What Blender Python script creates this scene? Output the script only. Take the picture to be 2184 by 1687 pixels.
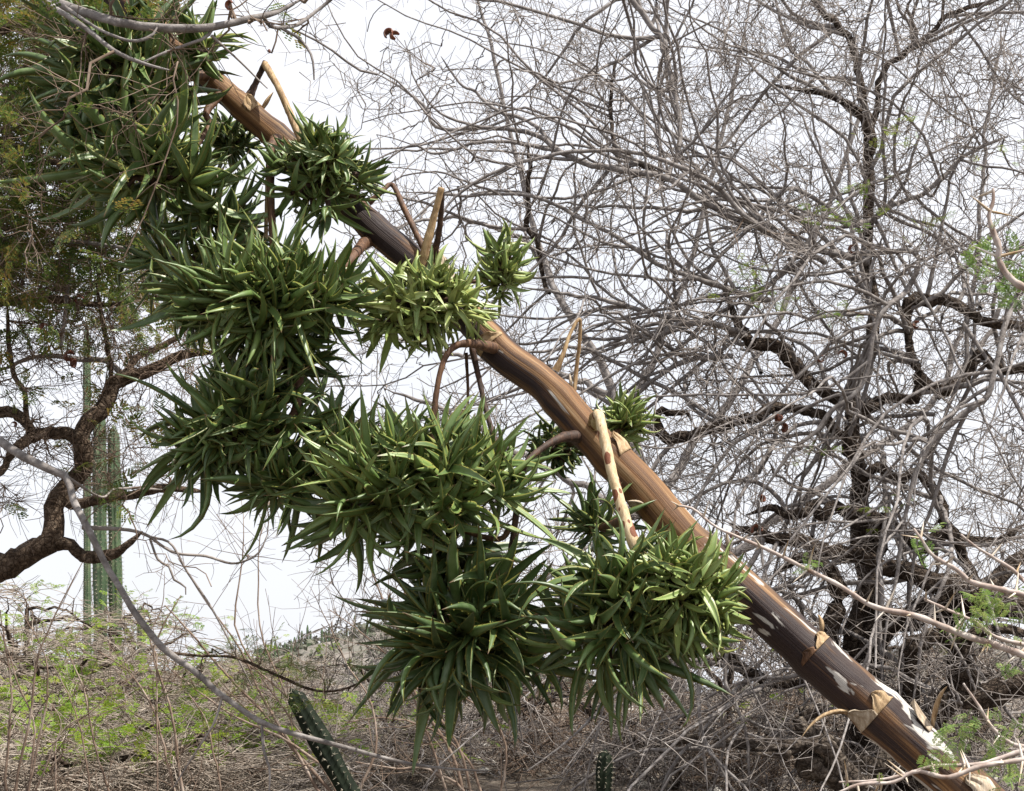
import bpy, math, random
import numpy as np
from mathutils import Vector, Matrix

for o in list(bpy.data.objects):
    bpy.data.objects.remove(o, do_unlink=True)
scene = bpy.context.scene
COL = scene.collection
rng = np.random.default_rng(7)
random.seed(7)

# ------------------------------------------------------------------ camera, sky, sun, exposure
FPX = 3463.0                      # focal length in reference pixels (picture 2184 x 1687)
CU, CV = 1092.0, 843.5
CAMZ = 1.6
PITCH = math.atan((1500 - CV) / FPX)
cam_d = bpy.data.cameras.new('camera')
cam = bpy.data.objects.new('camera', cam_d)
COL.objects.link(cam)
cam.location = (0, 0, CAMZ)
cam.rotation_euler = (math.pi / 2 + PITCH, 0, 0)
cam_d.sensor_width = 36
cam_d.lens = 36 * FPX / 2184
cam_d.clip_end = 2000
cam_d.clip_start = 0.05
scene.camera = cam

SUN_EL, SUN_AZ = 60.0, 116.0       # azimuth measured from +Y (view direction) towards +X (right)
SUN = Vector((math.cos(math.radians(SUN_EL)) * math.sin(math.radians(SUN_AZ)),
              math.cos(math.radians(SUN_EL)) * math.cos(math.radians(SUN_AZ)),
              math.sin(math.radians(SUN_EL))))
w = bpy.data.worlds.new('World')
scene.world = w
w.use_nodes = True
nt = w.node_tree
nt.nodes.clear()
sky = nt.nodes.new('ShaderNodeTexSky')
sky.sky_type = 'NISHITA'
sky.sun_disc = False
sky.sun_elevation = math.radians(SUN_EL)
sky.sun_rotation = math.radians(SUN_AZ)
sky.air_density = 1.0
sky.dust_density = 4.0
sky.ozone_density = 1.0
# thin bright cloud cover: the sky colour is mostly bleached to white, thinner in places
tc = nt.nodes.new('ShaderNodeTexCoord')
cn = nt.nodes.new('ShaderNodeTexNoise')
cn.inputs['Scale'].default_value = 2.2
cn.inputs['Detail'].default_value = 5
cr = nt.nodes.new('ShaderNodeMapRange')
cr.inputs['From Min'].default_value = 0.3
cr.inputs['From Max'].default_value = 0.6
cr.inputs['To Min'].default_value = 0.80
cr.inputs['To Max'].default_value = 0.98
mx = nt.nodes.new('ShaderNodeMix')
mx.data_type = 'RGBA'
mx.inputs['B'].default_value = (6.05, 6.15, 6.5, 1)
bg = nt.nodes.new('ShaderNodeBackground')
bg.inputs['Strength'].default_value = 0.10
wo = nt.nodes.new('ShaderNodeOutputWorld')
nt.links.new(tc.outputs['Generated'], cn.inputs['Vector'])
nt.links.new(cn.outputs['Fac'], cr.inputs['Value'])
nt.links.new(cr.outputs['Result'], mx.inputs['Factor'])
nt.links.new(sky.outputs['Color'], mx.inputs['A'])
nt.links.new(mx.outputs['Result'], bg.inputs['Color'])
nt.links.new(bg.outputs['Background'], wo.inputs['Surface'])

sd = bpy.data.lights.new('sun', 'SUN')
sd.energy = 5.0
sd.angle = math.radians(0.6)
sd.color = (1.0, 0.95, 0.86)
so = bpy.data.objects.new('sun', sd)
COL.objects.link(so)
so.rotation_euler = SUN.to_track_quat('Z', 'Y').to_euler()
so.location = (0, 0, 30)

scene.view_settings.view_transform = 'Standard'
scene.view_settings.look = 'None'
scene.view_settings.gamma = 1
scene.view_settings.exposure = 0.84
scene.render.engine = 'CYCLES'
scene.cycles.max_bounces = 4
scene.cycles.diffuse_bounces = 2
scene.cycles.glossy_bounces = 2
scene.cycles.transmission_bounces = 2

# ------------------------------------------------------------------ helpers
_cp, _sp = math.cos(PITCH), math.sin(PITCH)


def P(u, v, y):
    """world point seen at reference pixel (u, v) at world distance y ahead of the camera"""
    a = (u - CU) / FPX
    b = (CV - v) / FPX
    dy = _cp - b * _sp
    dz = _sp + b * _cp
    return np.array((a * y / dy, y, CAMZ + dz * y / dy))


def px(n, y):
    return n * y / FPX / _cp


def norm(a):
    return a / np.maximum(np.linalg.norm(a, axis=-1, keepdims=True), 1e-9)


def terrain(x, y):
    x = np.asarray(x, float)
    y = np.asarray(y, float)
    t = np.clip((y - 1.5) / 7.0, 0, 1)
    z = 1.05 * t * t * (3 - 2 * t)
    z = z + np.clip(y - 8, 0, 18) * 0.035
    left = np.clip((-x - 1.0) / 3.0, 0, 1) * np.clip((y - 6) / 8, 0, 1)
    z = z + left * 0.35
    z = z - np.clip(y - 30, 0, 60) * 0.06
    z = z + 0.05 * np.sin(1.3 * x + 0.5 * y) * np.sin(0.9 * y + 1) * np.clip(y / 6, 0, 1)
    z = z + 0.02 * np.sin(4.1 * x + 2) * np.sin(3.7 * y)
    return z


def mesh_np(name, verts, faces, nper):
    """faces: (M, nper) int array"""
    me = bpy.data.meshes.new(name)
    verts = np.ascontiguousarray(verts, dtype=np.float32).reshape(-1, 3)
    faces = np.ascontiguousarray(faces, dtype=np.int32).reshape(-1, nper)
    me.vertices.add(len(verts))
    me.vertices.foreach_set('co', verts.ravel())
    me.loops.add(faces.size)
    me.loops.foreach_set('vertex_index', faces.ravel())
    me.polygons.add(len(faces))
    me.polygons.foreach_set('loop_start', np.arange(0, faces.size, nper, dtype=np.int32))
    me.polygons.foreach_set('loop_total', np.full(len(faces), nper, dtype=np.int32))
    me.polygons.foreach_set('use_smooth', np.ones(len(faces), dtype=bool))
    me.update(calc_edges=True)
    return me


def link(name, me, mat, parent=None, label=None, kind=None, cat=None, group=None):
    o = bpy.data.objects.new(name, me)
    COL.objects.link(o)
    if me is not None and mat is not None and not me.materials:
        me.materials.append(mat)
    if parent is not None:
        o.parent = parent
        b = parent.get('_b')
        if b is not None:
            o.matrix_parent_inverse = Matrix.Translation(-Vector(b))
    if label:
        o['label'] = label
    if kind:
        o['kind'] = kind
    if cat:
        o['category'] = cat
    if group:
        o['group'] = group
    return o


BASES = []


def thing(name, base, label, cat, group=None):
    o = link(name, None, None, None, label, None, cat, group)
    o.location = Vector(base)
    o['_b'] = [float(c) for c in base]
    BASES.append(o)
    return o


def catmull(pts, n):
    pts = np.asarray(pts, float)
    m = len(pts)
    if m == 2:
        t = np.linspace(0, 1, n)[:, None]
        return pts[0] * (1 - t) + pts[1] * t
    p = np.vstack([2 * pts[0] - pts[1], pts, 2 * pts[-1] - pts[-2]])
    seg = np.linalg.norm(np.diff(pts[:, :3], axis=0), axis=1)
    cum = np.concatenate([[0], np.cumsum(seg)])
    s = np.linspace(0, cum[-1], n)
    i = np.clip(np.searchsorted(cum, s, side='right') - 1, 0, m - 2)
    t = ((s - cum[i]) / np.maximum(seg[i], 1e-9))[:, None]
    p0, p1, p2, p3 = p[i], p[i + 1], p[i + 2], p[i + 3]
    return 0.5 * (2 * p1 + (p2 - p0) * t + (2 * p0 - 5 * p1 + 4 * p2 - p3) * t ** 2 + (3 * p1 - p0 - 3 * p2 + p3) * t ** 3)


def tube_arrays(pts, rad, sides, rough=0.0, cap=False):
    """pts (N,k,3), rad (N,k) -> verts, quad faces"""
    pts = np.asarray(pts, float)
    rad = np.asarray(rad, float)
    N, k, _ = pts.shape
    tan = np.empty_like(pts)
    tan[:, 1:-1] = pts[:, 2:] - pts[:, :-2]
    tan[:, 0] = pts[:, 1] - pts[:, 0]
    tan[:, -1] = pts[:, -1] - pts[:, -2]
    tan = norm(tan)
    mean = norm(pts[:, -1] - pts[:, 0] + 1e-6)
    ref = np.where(np.abs(mean[:, 2:3]) > 0.8, np.array([[1.0, 0.13, 0]]), np.array([[0, 0.13, 1.0]]))
    a = norm(np.cross(tan, ref[:, None, :]))
    b = np.cross(tan, a)
    th = np.arange(sides) * 2 * math.pi / sides
    c, s = np.cos(th), np.sin(th)
    r = rad[:, :, None] * np.ones(sides)
    if rough > 0:
        ph = rng.uniform(0, 6.28, (N, 6))
        tt = np.linspace(0, 1, k)[None, :, None] * k * 0.35
        thb = th[None, None, :]
        f = (np.sin(2 * thb + ph[:, 0, None, None] + tt * 1.1) + np.sin(3 * thb + ph[:, 1, None, None] - tt * 1.7)
             + 0.8 * np.sin(thb + tt * 2.9 + ph[:, 2, None, None]) + 0.6 * np.sin(5 * thb + ph[:, 3, None, None] + tt * .6))
        r = r * (1 + rough * f / 2)
        r = r * (1 + rough * rng.normal(0, 0.35, r.shape))
    v = pts[:, :, None, :] + r[..., None] * (a[:, :, None, :] * c[None, None, :, None] + b[:, :, None, :] * s[None, None, :, None])
    idx = np.arange(N * k * sides).reshape(N, k, sides)
    f = np.stack([idx[:, :-1, :], np.roll(idx, -1, 2)[:, :-1, :], np.roll(idx, -1, 2)[:, 1:, :], idx[:, 1:, :]], -1)
    return v.reshape(-1, 3), f.reshape(-1, 4)


class Batch:
    def __init__(self):
        self.v, self.f, self.n = [], [], 0

    def tubes(self, pts, rad, sides, rough=0.0):
        if len(pts) == 0:
            return
        v, f = tube_arrays(pts, rad, sides, rough)
        self.v.append(v)
        self.f.append(f + self.n)
        self.n += len(v)

    def raw(self, v, f):
        self.v.append(v)
        self.f.append(f + self.n)
        self.n += len(v)

    def build(self, name, mat, parent=None, **kw):
        if not self.v:
            return None
        return link(name, mesh_np(name, np.vstack(self.v), np.vstack(self.f), 4), mat, parent, **kw)


def grow(starts, dirs, lens, r0, r1, k, wob=0.25, up=0.0, flat=1.0):
    """vectorised wandering polylines"""
    N = len(starts)
    pts = np.empty((N, k + 1, 3))
    pts[:, 0] = starts
    d = norm(dirs.copy())
    step = (lens / k)[:, None]
    for i in range(k):
        d = d + rng.normal(0, wob, (N, 3))
        d[:, 2] += up
        d[:, 2] *= flat
        d = norm(d)
        pts[:, i + 1] = pts[:, i] + d * step
    t = np.linspace(0, 1, k + 1)[None, :]
    rad = np.asarray(r0)[:, None] * (1 - t) + np.asarray(r1)[:, None] * t
    return pts, rad


def spawn(pts, rad, n, t0=0.1, ang=(40, 75), lens=(0.1, 0.3), rr=0.6, rmax=0.01, rmin=0.0012):
    """n children per polyline on average -> starts, dirs, lens, r0"""
    N, k, _ = pts.shape
    tot = int(N * n)
    i = rng.integers(0, N, tot)
    t = rng.uniform(t0, 1, tot) * (k - 1)
    j = np.minimum(t.astype(int), k - 2)
    f = (t - j)[:, None]
    st = pts[i, j] * (1 - f) + pts[i, j + 1] * f
    tan = norm(pts[i, j + 1] - pts[i, j])
    r = rad[i, j] * (1 - f[:, 0]) + rad[i, j + 1] * f[:, 0]
    q = norm(np.cross(tan, rng.normal(0, 1, (tot, 3))))
    a = np.radians(rng.uniform(ang[0], ang[1], tot))[:, None]
    d = tan * np.cos(a) + q * np.sin(a)
    L = rng.uniform(lens[0], lens[1], tot) * (0.6 + 0.4 * (1 - t / (k - 1)))
    r0 = np.clip(r * rr, rmin, rmax)
    return st, d, L, r0


# ------------------------------------------------------------------ materials
def new_mat(name, rough=0.8, spec=0.25):
    m = bpy.data.materials.new(name)
    m.use_nodes = True
    n = m.node_tree
    b = n.nodes['Principled BSDF']
    b.inputs['Roughness'].default_value = rough
    b.inputs['Specular IOR Level'].default_value = spec
    return m, n, b


def node(n, t, **kw):
    x = n.nodes.new(t)
    for k_, v_ in kw.items():
        if k_.startswith('i_'):
            x.inputs[k_[2:].replace('_', ' ')].default_value = v_
        else:
            setattr(x, k_, v_)
    return x


def ramp(n, stops, src):
    r = n.nodes.new('ShaderNodeValToRGB')
    e = r.color_ramp.elements
    while len(e) < len(stops):
        e.new(0.5)
    for el, (p_, c_) in zip(e, stops):
        el.position = p_
        el.color = (c_[0], c_[1], c_[2], 1)
    n.links.new(src, r.inputs['Fac'])
    return r.outputs['Color']


def noise(n, scale, detail=4, vec=None, rough=0.55, dist=0.0):
    x = n.nodes.new('ShaderNodeTexNoise')
    x.inputs['Scale'].default_value = scale
    x.inputs['Detail'].default_value = detail
    x.inputs['Roughness'].default_value = rough
    x.inputs['Distortion'].default_value = dist
    if vec is None:
        g = n.nodes.new('ShaderNodeNewGeometry')
        vec = g.outputs['Position']
    n.links.new(vec, x.inputs['Vector'])
    return x.outputs['Fac']


def bump(n, b, src, strength=0.5, dist=0.01):
    x = n.nodes.new('ShaderNodeBump')
    x.inputs['Strength'].default_value = strength
    x.inputs['Distance'].default_value = dist
    n.links.new(src, x.inputs['Height'])
    n.links.new(x.outputs['Normal'], b.inputs['Normal'])


def mixc(n, fac, a, b, mode='MIX'):
    x = n.nodes.new('ShaderNodeMix')
    x.data_type = 'RGBA'
    x.blend_type = mode
    for key, val in (('Factor', fac), ('A', a), ('B', b)):
        if isinstance(val, (int, float)):
            x.inputs[key].default_value = val
        elif isinstance(val, tuple):
            x.inputs[key].default_value = (val[0], val[1], val[2], 1)
        else:
            n.links.new(val, x.inputs[key])
    return x.outputs['Result']


def bark_mat(name, dark, mid, light, scale=18, bs=0.8, bd=0.012, cracks=0):
    m, n, b = new_mat(name, 0.92, 0.15)
    f = noise(n, scale, 6, rough=0.65, dist=0.4)
    n.links.new(ramp(n, [(0.25, dark), (0.5, mid), (0.75, light)], f), b.inputs['Base Color'])
    f2 = noise(n, scale * 3.2, 5, rough=0.7, dist=0.8)
    mm = n.nodes.new('ShaderNodeMath')
    mm.operation = 'ADD'
    n.links.new(f, mm.inputs[0])
    n.links.new(f2, mm.inputs[1])
    if cracks:
        vo = n.nodes.new('ShaderNodeTexVoronoi')
        vo.feature = 'DISTANCE_TO_EDGE'
        vo.inputs['Scale'].default_value = cracks
        g = n.nodes.new('ShaderNodeNewGeometry')
        ad = node(n, 'ShaderNodeVectorMath', operation='MULTIPLY_ADD')
        ad.inputs[1].default_value = (0.03, 0.03, 0.03)
        nn = n.nodes.new('ShaderNodeTexNoise')
        nn.inputs['Scale'].default_value = 30
        n.links.new(g.outputs['Position'], nn.inputs['Vector'])
        n.links.new(nn.outputs['Color'], ad.inputs[0])
        n.links.new(g.outputs['Position'], ad.inputs[2])
        n.links.new(ad.outputs[0], vo.inputs['Vector'])
        ck = ramp(n, [(0.0, (0.45, 0.42, 0.40)), (0.12, (1.15, 1.15, 1.15))], vo.outputs['Distance'])
        c0 = b.inputs['Base Color'].links[0].from_socket
        n.links.new(mixc(n, 1.0, c0, ck, 'MULTIPLY'), b.inputs['Base Color'])
        m2 = node(n, 'ShaderNodeMath', operation='MULTIPLY_ADD')
        m2.inputs[1].default_value = 2.5
        m2.use_clamp = False
        mnn = node(n, 'ShaderNodeMath', operation='MINIMUM')
        mnn.inputs[1].default_value = 0.25
        n.links.new(vo.outputs['Distance'], mnn.inputs[0])
        n.links.new(mnn.outputs[0], m2.inputs[0])
        n.links.new(mm.outputs[0], m2.inputs[2])
        mm = m2
    bump(n, b, mm.outputs[0], bs, bd)
    return m


M_GNARL = bark_mat('bark_dark_gnarled', (0.022, 0.016, 0.012), (0.075, 0.055, 0.042), (0.19, 0.155, 0.125), 22, 1.0, 0.025, 34)
M_GREY = bark_mat('bark_smooth_grey', (0.075, 0.066, 0.062), (0.19, 0.172, 0.165), (0.36, 0.34, 0.33), 26, 0.5, 0.007)
M_TWIG = bark_mat('twig_grey', (0.085, 0.07, 0.062), (0.20, 0.175, 0.16), (0.40, 0.37, 0.35), 9, 0.1, 0.002)
M_TWIGB = bark_mat('twig_brown', (0.05, 0.033, 0.024), (0.14, 0.10, 0.075), (0.27, 0.215, 0.175), 9, 0.1, 0.002)
M_BROWN = bark_mat('bark_brown_ridged', (0.04, 0.026, 0.018), (0.13, 0.092, 0.065), (0.28, 0.22, 0.17), 42, 1.0, 0.022, 48)
M_TAN = bark_mat('stem_tan', (0.075, 0.05, 0.036), (0.20, 0.145, 0.112), (0.44, 0.38, 0.33), 7, 0.2, 0.003)
M_TWIGP = bark_mat('twig_pale_tan', (0.10, 0.078, 0.062), (0.28, 0.235, 0.195), (0.50, 0.45, 0.40), 9, 0.1, 0.002)  # sunlit look of the bush twigs put into a paler base colour
M_DEAD = bark_mat('dead_wood', (0.02, 0.015, 0.012), (0.10, 0.08, 0.065), (0.34, 0.29, 0.24), 16, 1.0, 0.02, 26)


def foliage_mat(name, a, b_, c, trans=0.35):
    m, n, b = new_mat(name, 0.6, 0.3)
    f = noise(n, 5.0, 3)
    f2 = noise(n, 90.0, 1)
    mm = node(n, 'ShaderNodeMath', operation='MULTIPLY_ADD')
    mm.inputs[1].default_value = 0.5
    n.links.new(f2, mm.inputs[0])
    hh = node(n, 'ShaderNodeMath', operation='MULTIPLY')
    hh.inputs[1].default_value = 0.5
    n.links.new(f, hh.inputs[0])
    n.links.new(hh.outputs[0], mm.inputs[2])
    c_ = ramp(n, [(0.36, a), (0.5, b_), (0.66, c)], mm.outputs[0])
    n.links.new(c_, b.inputs['Base Color'])
    tr = n.nodes.new('ShaderNodeBsdfTranslucent')
    n.links.new(c_, tr.inputs['Color'])
    ms = n.nodes.new('ShaderNodeMixShader')
    ms.inputs[0].default_value = trans
    n.links.new(b.outputs[0], ms.inputs[1])
    n.links.new(tr.outputs[0], ms.inputs[2])
    n.links.new(ms.outputs[0], n.nodes['Material Output'].inputs['Surface'])
    return m


M_LEAF_DARK = foliage_mat('leaflets_olive', (0.035, 0.065, 0.016), (0.10, 0.15, 0.03), (0.30, 0.19, 0.05))
M_LEAF_BRIGHT = foliage_mat('leaflets_fresh_green', (0.09, 0.18, 0.015), (0.20, 0.31, 0.03), (0.36, 0.36, 0.06), 0.45)
M_LEAF_PALE = foliage_mat('leaflets_pale', (0.10, 0.18, 0.04), (0.2, 0.31, 0.08), (0.35, 0.38, 0.12), 0.4)

# agave leaf: attribute 'leafdata' = (across 0..1, along 0..1, tone)
m, n, b = new_mat('agave_leaf', 0.42, 0.45)
at = node(n, 'ShaderNodeAttribute', attribute_name='leafdata')
sx = n.nodes.new('ShaderNodeSeparateXYZ')
n.links.new(at.outputs['Vector'], sx.inputs[0])
ton = ramp(n, [(0.0, (0.030, 0.060, 0.014)), (0.4, (0.090, 0.148, 0.036)), (0.75, (0.185, 0.25, 0.065)), (1.0, (0.31, 0.35, 0.12))], sx.outputs['Z'])
nz = noise(n, 35, 4)
c1 = mixc(n, ramp(n, [(0.35, (0, 0, 0)), (0.75, (0.32, 0.32, 0.32))], nz), ton, (0.19, 0.24, 0.13))
# dark flecks
fl = noise(n, 170, 2)
c2 = mixc(n, ramp(n, [(0.685, (0, 0, 0)), (0.74, (0.85, 0.85, 0.85))], fl), c1, (0.018, 0.014, 0.010))
# yellow margin
mg = ramp(n, [(0.80, (0, 0, 0)), (1.0, (0.8, 0.8, 0.8))], sx.outputs['X'])
c3 = mixc(n, mg, c2, (0.26, 0.23, 0.05))
# dry tip
tp = ramp(n, [(0.90, (0, 0, 0)), (0.985, (1, 1, 1))], sx.outputs['Y'])
c4 = mixc(n, tp, c3, (0.10, 0.045, 0.022))
# yellowish base
bs_ = ramp(n, [(0.0, (0.7, 0.7, 0.7)), (0.25, (0, 0, 0))], sx.outputs['Y'])
c5 = mixc(n, bs_, c4, (0.20, 0.22, 0.06))
n.links.new(c5, b.inputs['Base Color'])
bump(n, b, noise(n, 60, 3), 0.15, 0.004)
M_AGAVE = m

# agave stalk: UV = (around 0..1, metres along)
m, n, b = new_mat('agave_stalk_wood', 0.6, 0.22)
uv = node(n, 'ShaderNodeUVMap', uv_map='UVMap')


def mapv(scale, loc=(0, 0, 0)):
    mp = n.nodes.new('ShaderNodeMapping')
    mp.inputs['Scale'].default_value = scale
    mp.inputs['Location'].default_value = loc
    n.links.new(uv.outputs[0], mp.inputs['Vector'])
    return mp.outputs[0]


st1 = noise(n, 1.0, 6, mapv((9, 0.9, 1)), 0.68, 0.2)
st2 = noise(n, 1.0, 5, mapv((85, 1.3, 1)), 0.65)
st3 = noise(n, 1.0, 4, mapv((3.2, 1.25, 1), (3.3, 7.7, 0)), 0.55, 0.2)
st4 = noise(n, 1.0, 4, mapv((7, 5, 1), (9.1, 2.7, 0)), 0.5, 0.5)
fine = noise(n, 1.0, 6, mapv((34, 1.5, 1), (1, 4, 0)), 0.72)
base = ramp(n, [(0.30, (0.045, 0.022, 0.013)), (0.44, (0.11, 0.054, 0.024)), (0.55, (0.22, 0.12, 0.052)), (0.66, (0.37, 0.25, 0.14)), (0.77, (0.52, 0.43, 0.31))], st1)
fib = ramp(n, [(0.3, (0.45, 0.42, 0.40)), (0.55, (1, 1, 1)), (0.8, (1.25, 1.2, 1.1))], st2)
c1 = mixc(n, 0.75, base, fib, 'MULTIPLY')
# orange resin-like streaks
c1 = mixc(n, ramp(n, [(0.50, (0, 0, 0)), (0.72, (0.7, 0.7, 0.7))], fine), c1, (0.20, 0.075, 0.02))
# black mould patches, edges ragged along the grain
dk = node(n, 'ShaderNodeMath', operation='MULTIPLY_ADD')
dk.inputs[1].default_value = 0.30
n.links.new(fine, dk.inputs[0])
n.links.new(st3, dk.inputs[2])
c2 = mixc(n, ramp(n, [(0.605, (0, 0, 0)), (0.68, (0.94, 0.94, 0.94))], dk.outputs[0]), c1, (0.022, 0.015, 0.017))
# pale grey lichen scabs, mostly low on the stem
sep = n.nodes.new('ShaderNodeSeparateXYZ')
n.links.new(uv.outputs[0], sep.inputs[0])
low = node(n, 'ShaderNodeMapRange')
low.inputs['From Min'].default_value = 1.6
low.inputs['From Max'].default_value = 3.4
low.inputs['To Min'].default_value = 0.06
low.inputs['To Max'].default_value = -0.10
n.links.new(sep.outputs['Y'], low.inputs['Value'])
lc = node(n, 'ShaderNodeMath', operation='ADD')
n.links.new(st4, lc.inputs[0])
n.links.new(low.outputs[0], lc.inputs[1])
c3 = mixc(n, ramp(n, [(0.575, (0, 0, 0)), (0.60, (0.9, 0.9, 0.9))], lc.outputs[0]), c2, (0.47, 0.45, 0.42))
n.links.new(c3, b.inputs['Base Color'])
bm_ = node(n, 'ShaderNodeMath', operation='ADD')
n.links.new(st2, bm_.inputs[0])
n.links.new(lc.outputs[0], bm_.inputs[1])
bump(n, b, bm_.outputs[0], 0.5, 0.006)
M_STALK = m


def wood_mat(name, dark, mid, light, spots=False, rough=0.6):
    m, n, b = new_mat(name, rough, 0.3)
    g0 = n.nodes.new('ShaderNodeNewGeometry')
    m0 = n.nodes.new('ShaderNodeMapping')
    m0.inputs['Scale'].default_value = (2.2, 2.2, 0.35)
    n.links.new(g0.outputs['Position'], m0.inputs['Vector'])
    f = noise(n, 42, 6, m0.outputs[0], 0.7, 0.3)
    c = ramp(n, [(0.3, dark), (0.52, mid), (0.7, light)], f)
    if spots:
        vo = n.nodes.new('ShaderNodeTexVoronoi')
        vo.inputs['Scale'].default_value = 48
        g = n.nodes.new('ShaderNodeNewGeometry')
        mp = n.nodes.new('ShaderNodeMapping')
        mp.inputs['Scale'].default_value = (1, 1, 0.62)
        n.links.new(g.outputs['Position'], mp.inputs['Vector'])
        n.links.new(mp.outputs[0], vo.inputs['Vector'])
        sel = n.nodes.new('ShaderNodeSeparateColor')
        n.links.new(vo.outputs['Color'], sel.inputs[0])
        th = node(n, 'ShaderNodeMath', operation='MULTIPLY')
        th.inputs[1].default_value = 0.62
        n.links.new(sel.outputs[0], th.inputs[0])
        ls = node(n, 'ShaderNodeMath', operation='LESS_THAN')
        n.links.new(vo.outputs['Distance'], ls.inputs[0])
        n.links.new(th.outputs[0], ls.inputs[1])
        c = mixc(n, ls.outputs[0], c, (0.16, 0.055, 0.025))
    n.links.new(c, b.inputs['Base Color'])
    bump(n, b, f, 0.6, 0.006)
    return m


M_PED_TAN = wood_mat('peduncle_tan', (0.15, 0.085, 0.04), (0.31, 0.205, 0.105), (0.47, 0.35, 0.20))
M_PED_SPOT = wood_mat('peduncle_pale_spotted', (0.34, 0.23, 0.12), (0.50, 0.38, 0.23), (0.62, 0.51, 0.36), True)
M_PED_BROWN = wood_mat('peduncle_brown', (0.035, 0.018, 0.011), (0.095, 0.047, 0.025), (0.20, 0.11, 0.058))
M_PED_DARK = wood_mat('peduncle_dark', (0.018, 0.011, 0.009), (0.05, 0.027, 0.018), (0.12, 0.062, 0.035))
M_BRACT = wood_mat('bract_dry', (0.16, 0.095, 0.045), (0.36, 0.25, 0.14), (0.56, 0.45, 0.31), rough=0.7)
M_BRACT_PALE = wood_mat('bract_bleached', (0.20, 0.145, 0.095), (0.38, 0.31, 0.23), (0.56, 0.50, 0.42), rough=0.7)

m, n, b = new_mat('cactus_skin', 0.5, 0.4)
f = noise(n, 14, 5)
n.links.new(ramp(n, [(0.3, (0.032, 0.06, 0.03)), (0.55, (0.065, 0.105, 0.05)), (0.72, (0.12, 0.145, 0.075))], f), b.inputs['Base Color'])
M_CACTUS = m
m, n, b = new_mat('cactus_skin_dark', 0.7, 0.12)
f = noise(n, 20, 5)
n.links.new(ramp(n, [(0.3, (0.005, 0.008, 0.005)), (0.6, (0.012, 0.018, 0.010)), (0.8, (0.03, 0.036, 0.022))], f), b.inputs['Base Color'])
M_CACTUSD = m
m, n, b = new_mat('spines', 0.6, 0.2)
b.inputs['Base Color'].default_value = (0.36, 0.33, 0.26, 1)
M_SPINE = m
m, n, b = new_mat('thorn_ivory', 0.45, 0.35)
f = noise(n, 25, 2)
n.links.new(ramp(n, [(0.35, (0.30, 0.20, 0.10)), (0.5, (0.48, 0.41, 0.33)), (0.7, (0.66, 0.61, 0.55))], f), b.inputs['Base Color'])
M_THORN = m
m, n, b = new_mat('thorn_branch_bark', 0.7, 0.25)
f = noise(n, 40, 4)
n.links.new(ramp(n, [(0.3, (0.17, 0.11, 0.085)), (0.5, (0.34, 0.28, 0.25)), (0.7, (0.52, 0.47, 0.44))], f), b.inputs['Base Color'])
M_THORNBR = m
m, n, b = new_mat('pod_brown', 0.45, 0.4)
f = noise(n, 50, 4)
n.links.new(ramp(n, [(0.3, (0.035, 0.012, 0.007)), (0.55, (0.14, 0.042, 0.02)), (0.8, (0.27, 0.10, 0.045))], f), b.inputs['Base Color'])
bump(n, b, noise(n, 90, 3), 0.4, 0.004)
M_POD = m
m, n, b = new_mat('dry_ground', 0.95, 0.1)
f = noise(n, 0.9, 6)
f2 = noise(n, 34, 6, rough=0.7)
cA = ramp(n, [(0.3, (0.11, 0.085, 0.065)), (0.5, (0.2, 0.17, 0.14)), (0.7, (0.32, 0.29, 0.26))], f2)
cB = ramp(n, [(0.35, (0.45, 0.40, 0.36)), (0.65, (1.0, 1.0, 1.0))], f)
n.links.new(mixc(n, 1.0, cA, cB, 'MULTIPLY'), b.inputs['Base Color'])
bump(n, b, f2, 0.8, 0.04)
M_GROUND = m
m, n, b = new_mat('hill_scrub', 0.95, 0.05)
f = noise(n, 0.16, 8, rough=0.7)
n.links.new(ramp(n, [(0.35, (0.10, 0.105, 0.085)), (0.5, (0.17, 0.155, 0.14)), (0.65, (0.25, 0.225, 0.20))], f), b.inputs['Base Color'])
M_HILL = m
m, n, b = new_mat('pale_stone', 0.9, 0.2)
f = noise(n, 12, 6)
n.links.new(ramp(n, [(0.3, (0.2, 0.18, 0.16)), (0.6, (0.38, 0.36, 0.33)), (0.8, (0.5, 0.48, 0.45))], f), b.inputs['Base Color'])
bump(n, b, f, 0.7, 0.03)
M_STONE = m

# ------------------------------------------------------------------ ground and far hill
gx = np.concatenate([np.linspace(-160, -16, 30)[:-1], np.linspace(-16, 16, 110), np.linspace(16, 160, 30)[1:]])
gy = np.concatenate([np.linspace(-20, 34, 150), np.linspace(34, 400, 60)[1:]])
X, Y = np.meshgrid(gx, gy)
V = np.stack([X, Y, terrain(X, Y)], -1)
ny, nx = X.shape
I = np.arange(nx * ny).reshape(ny, nx)
F = np.stack([I[:-1, :-1], I[:-1, 1:], I[1:, 1:], I[1:, :-1]], -1).reshape(-1, 4)
ground = link('ground', mesh_np('ground', V.reshape(-1, 3), F, 4), M_GROUND, kind='structure')


def hill_z(x, y):
    return 12.0 * np.exp(-((x + 12) / 22) ** 2 - ((y - 190) / 34) ** 2) + 8.6 * np.exp(-((x + 62) / 32) ** 2 - ((y - 200) / 36) ** 2) \
        + 13 * np.exp(-((x - 70) / 45) ** 2 - ((y - 210) / 40) ** 2) + 9.3 * np.exp(-((x + 150) / 60) ** 2 - ((y - 215) / 40) ** 2) \
        + 0.4 * np.sin(x * .35) * np.sin(y * .27) - 3.2


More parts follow.
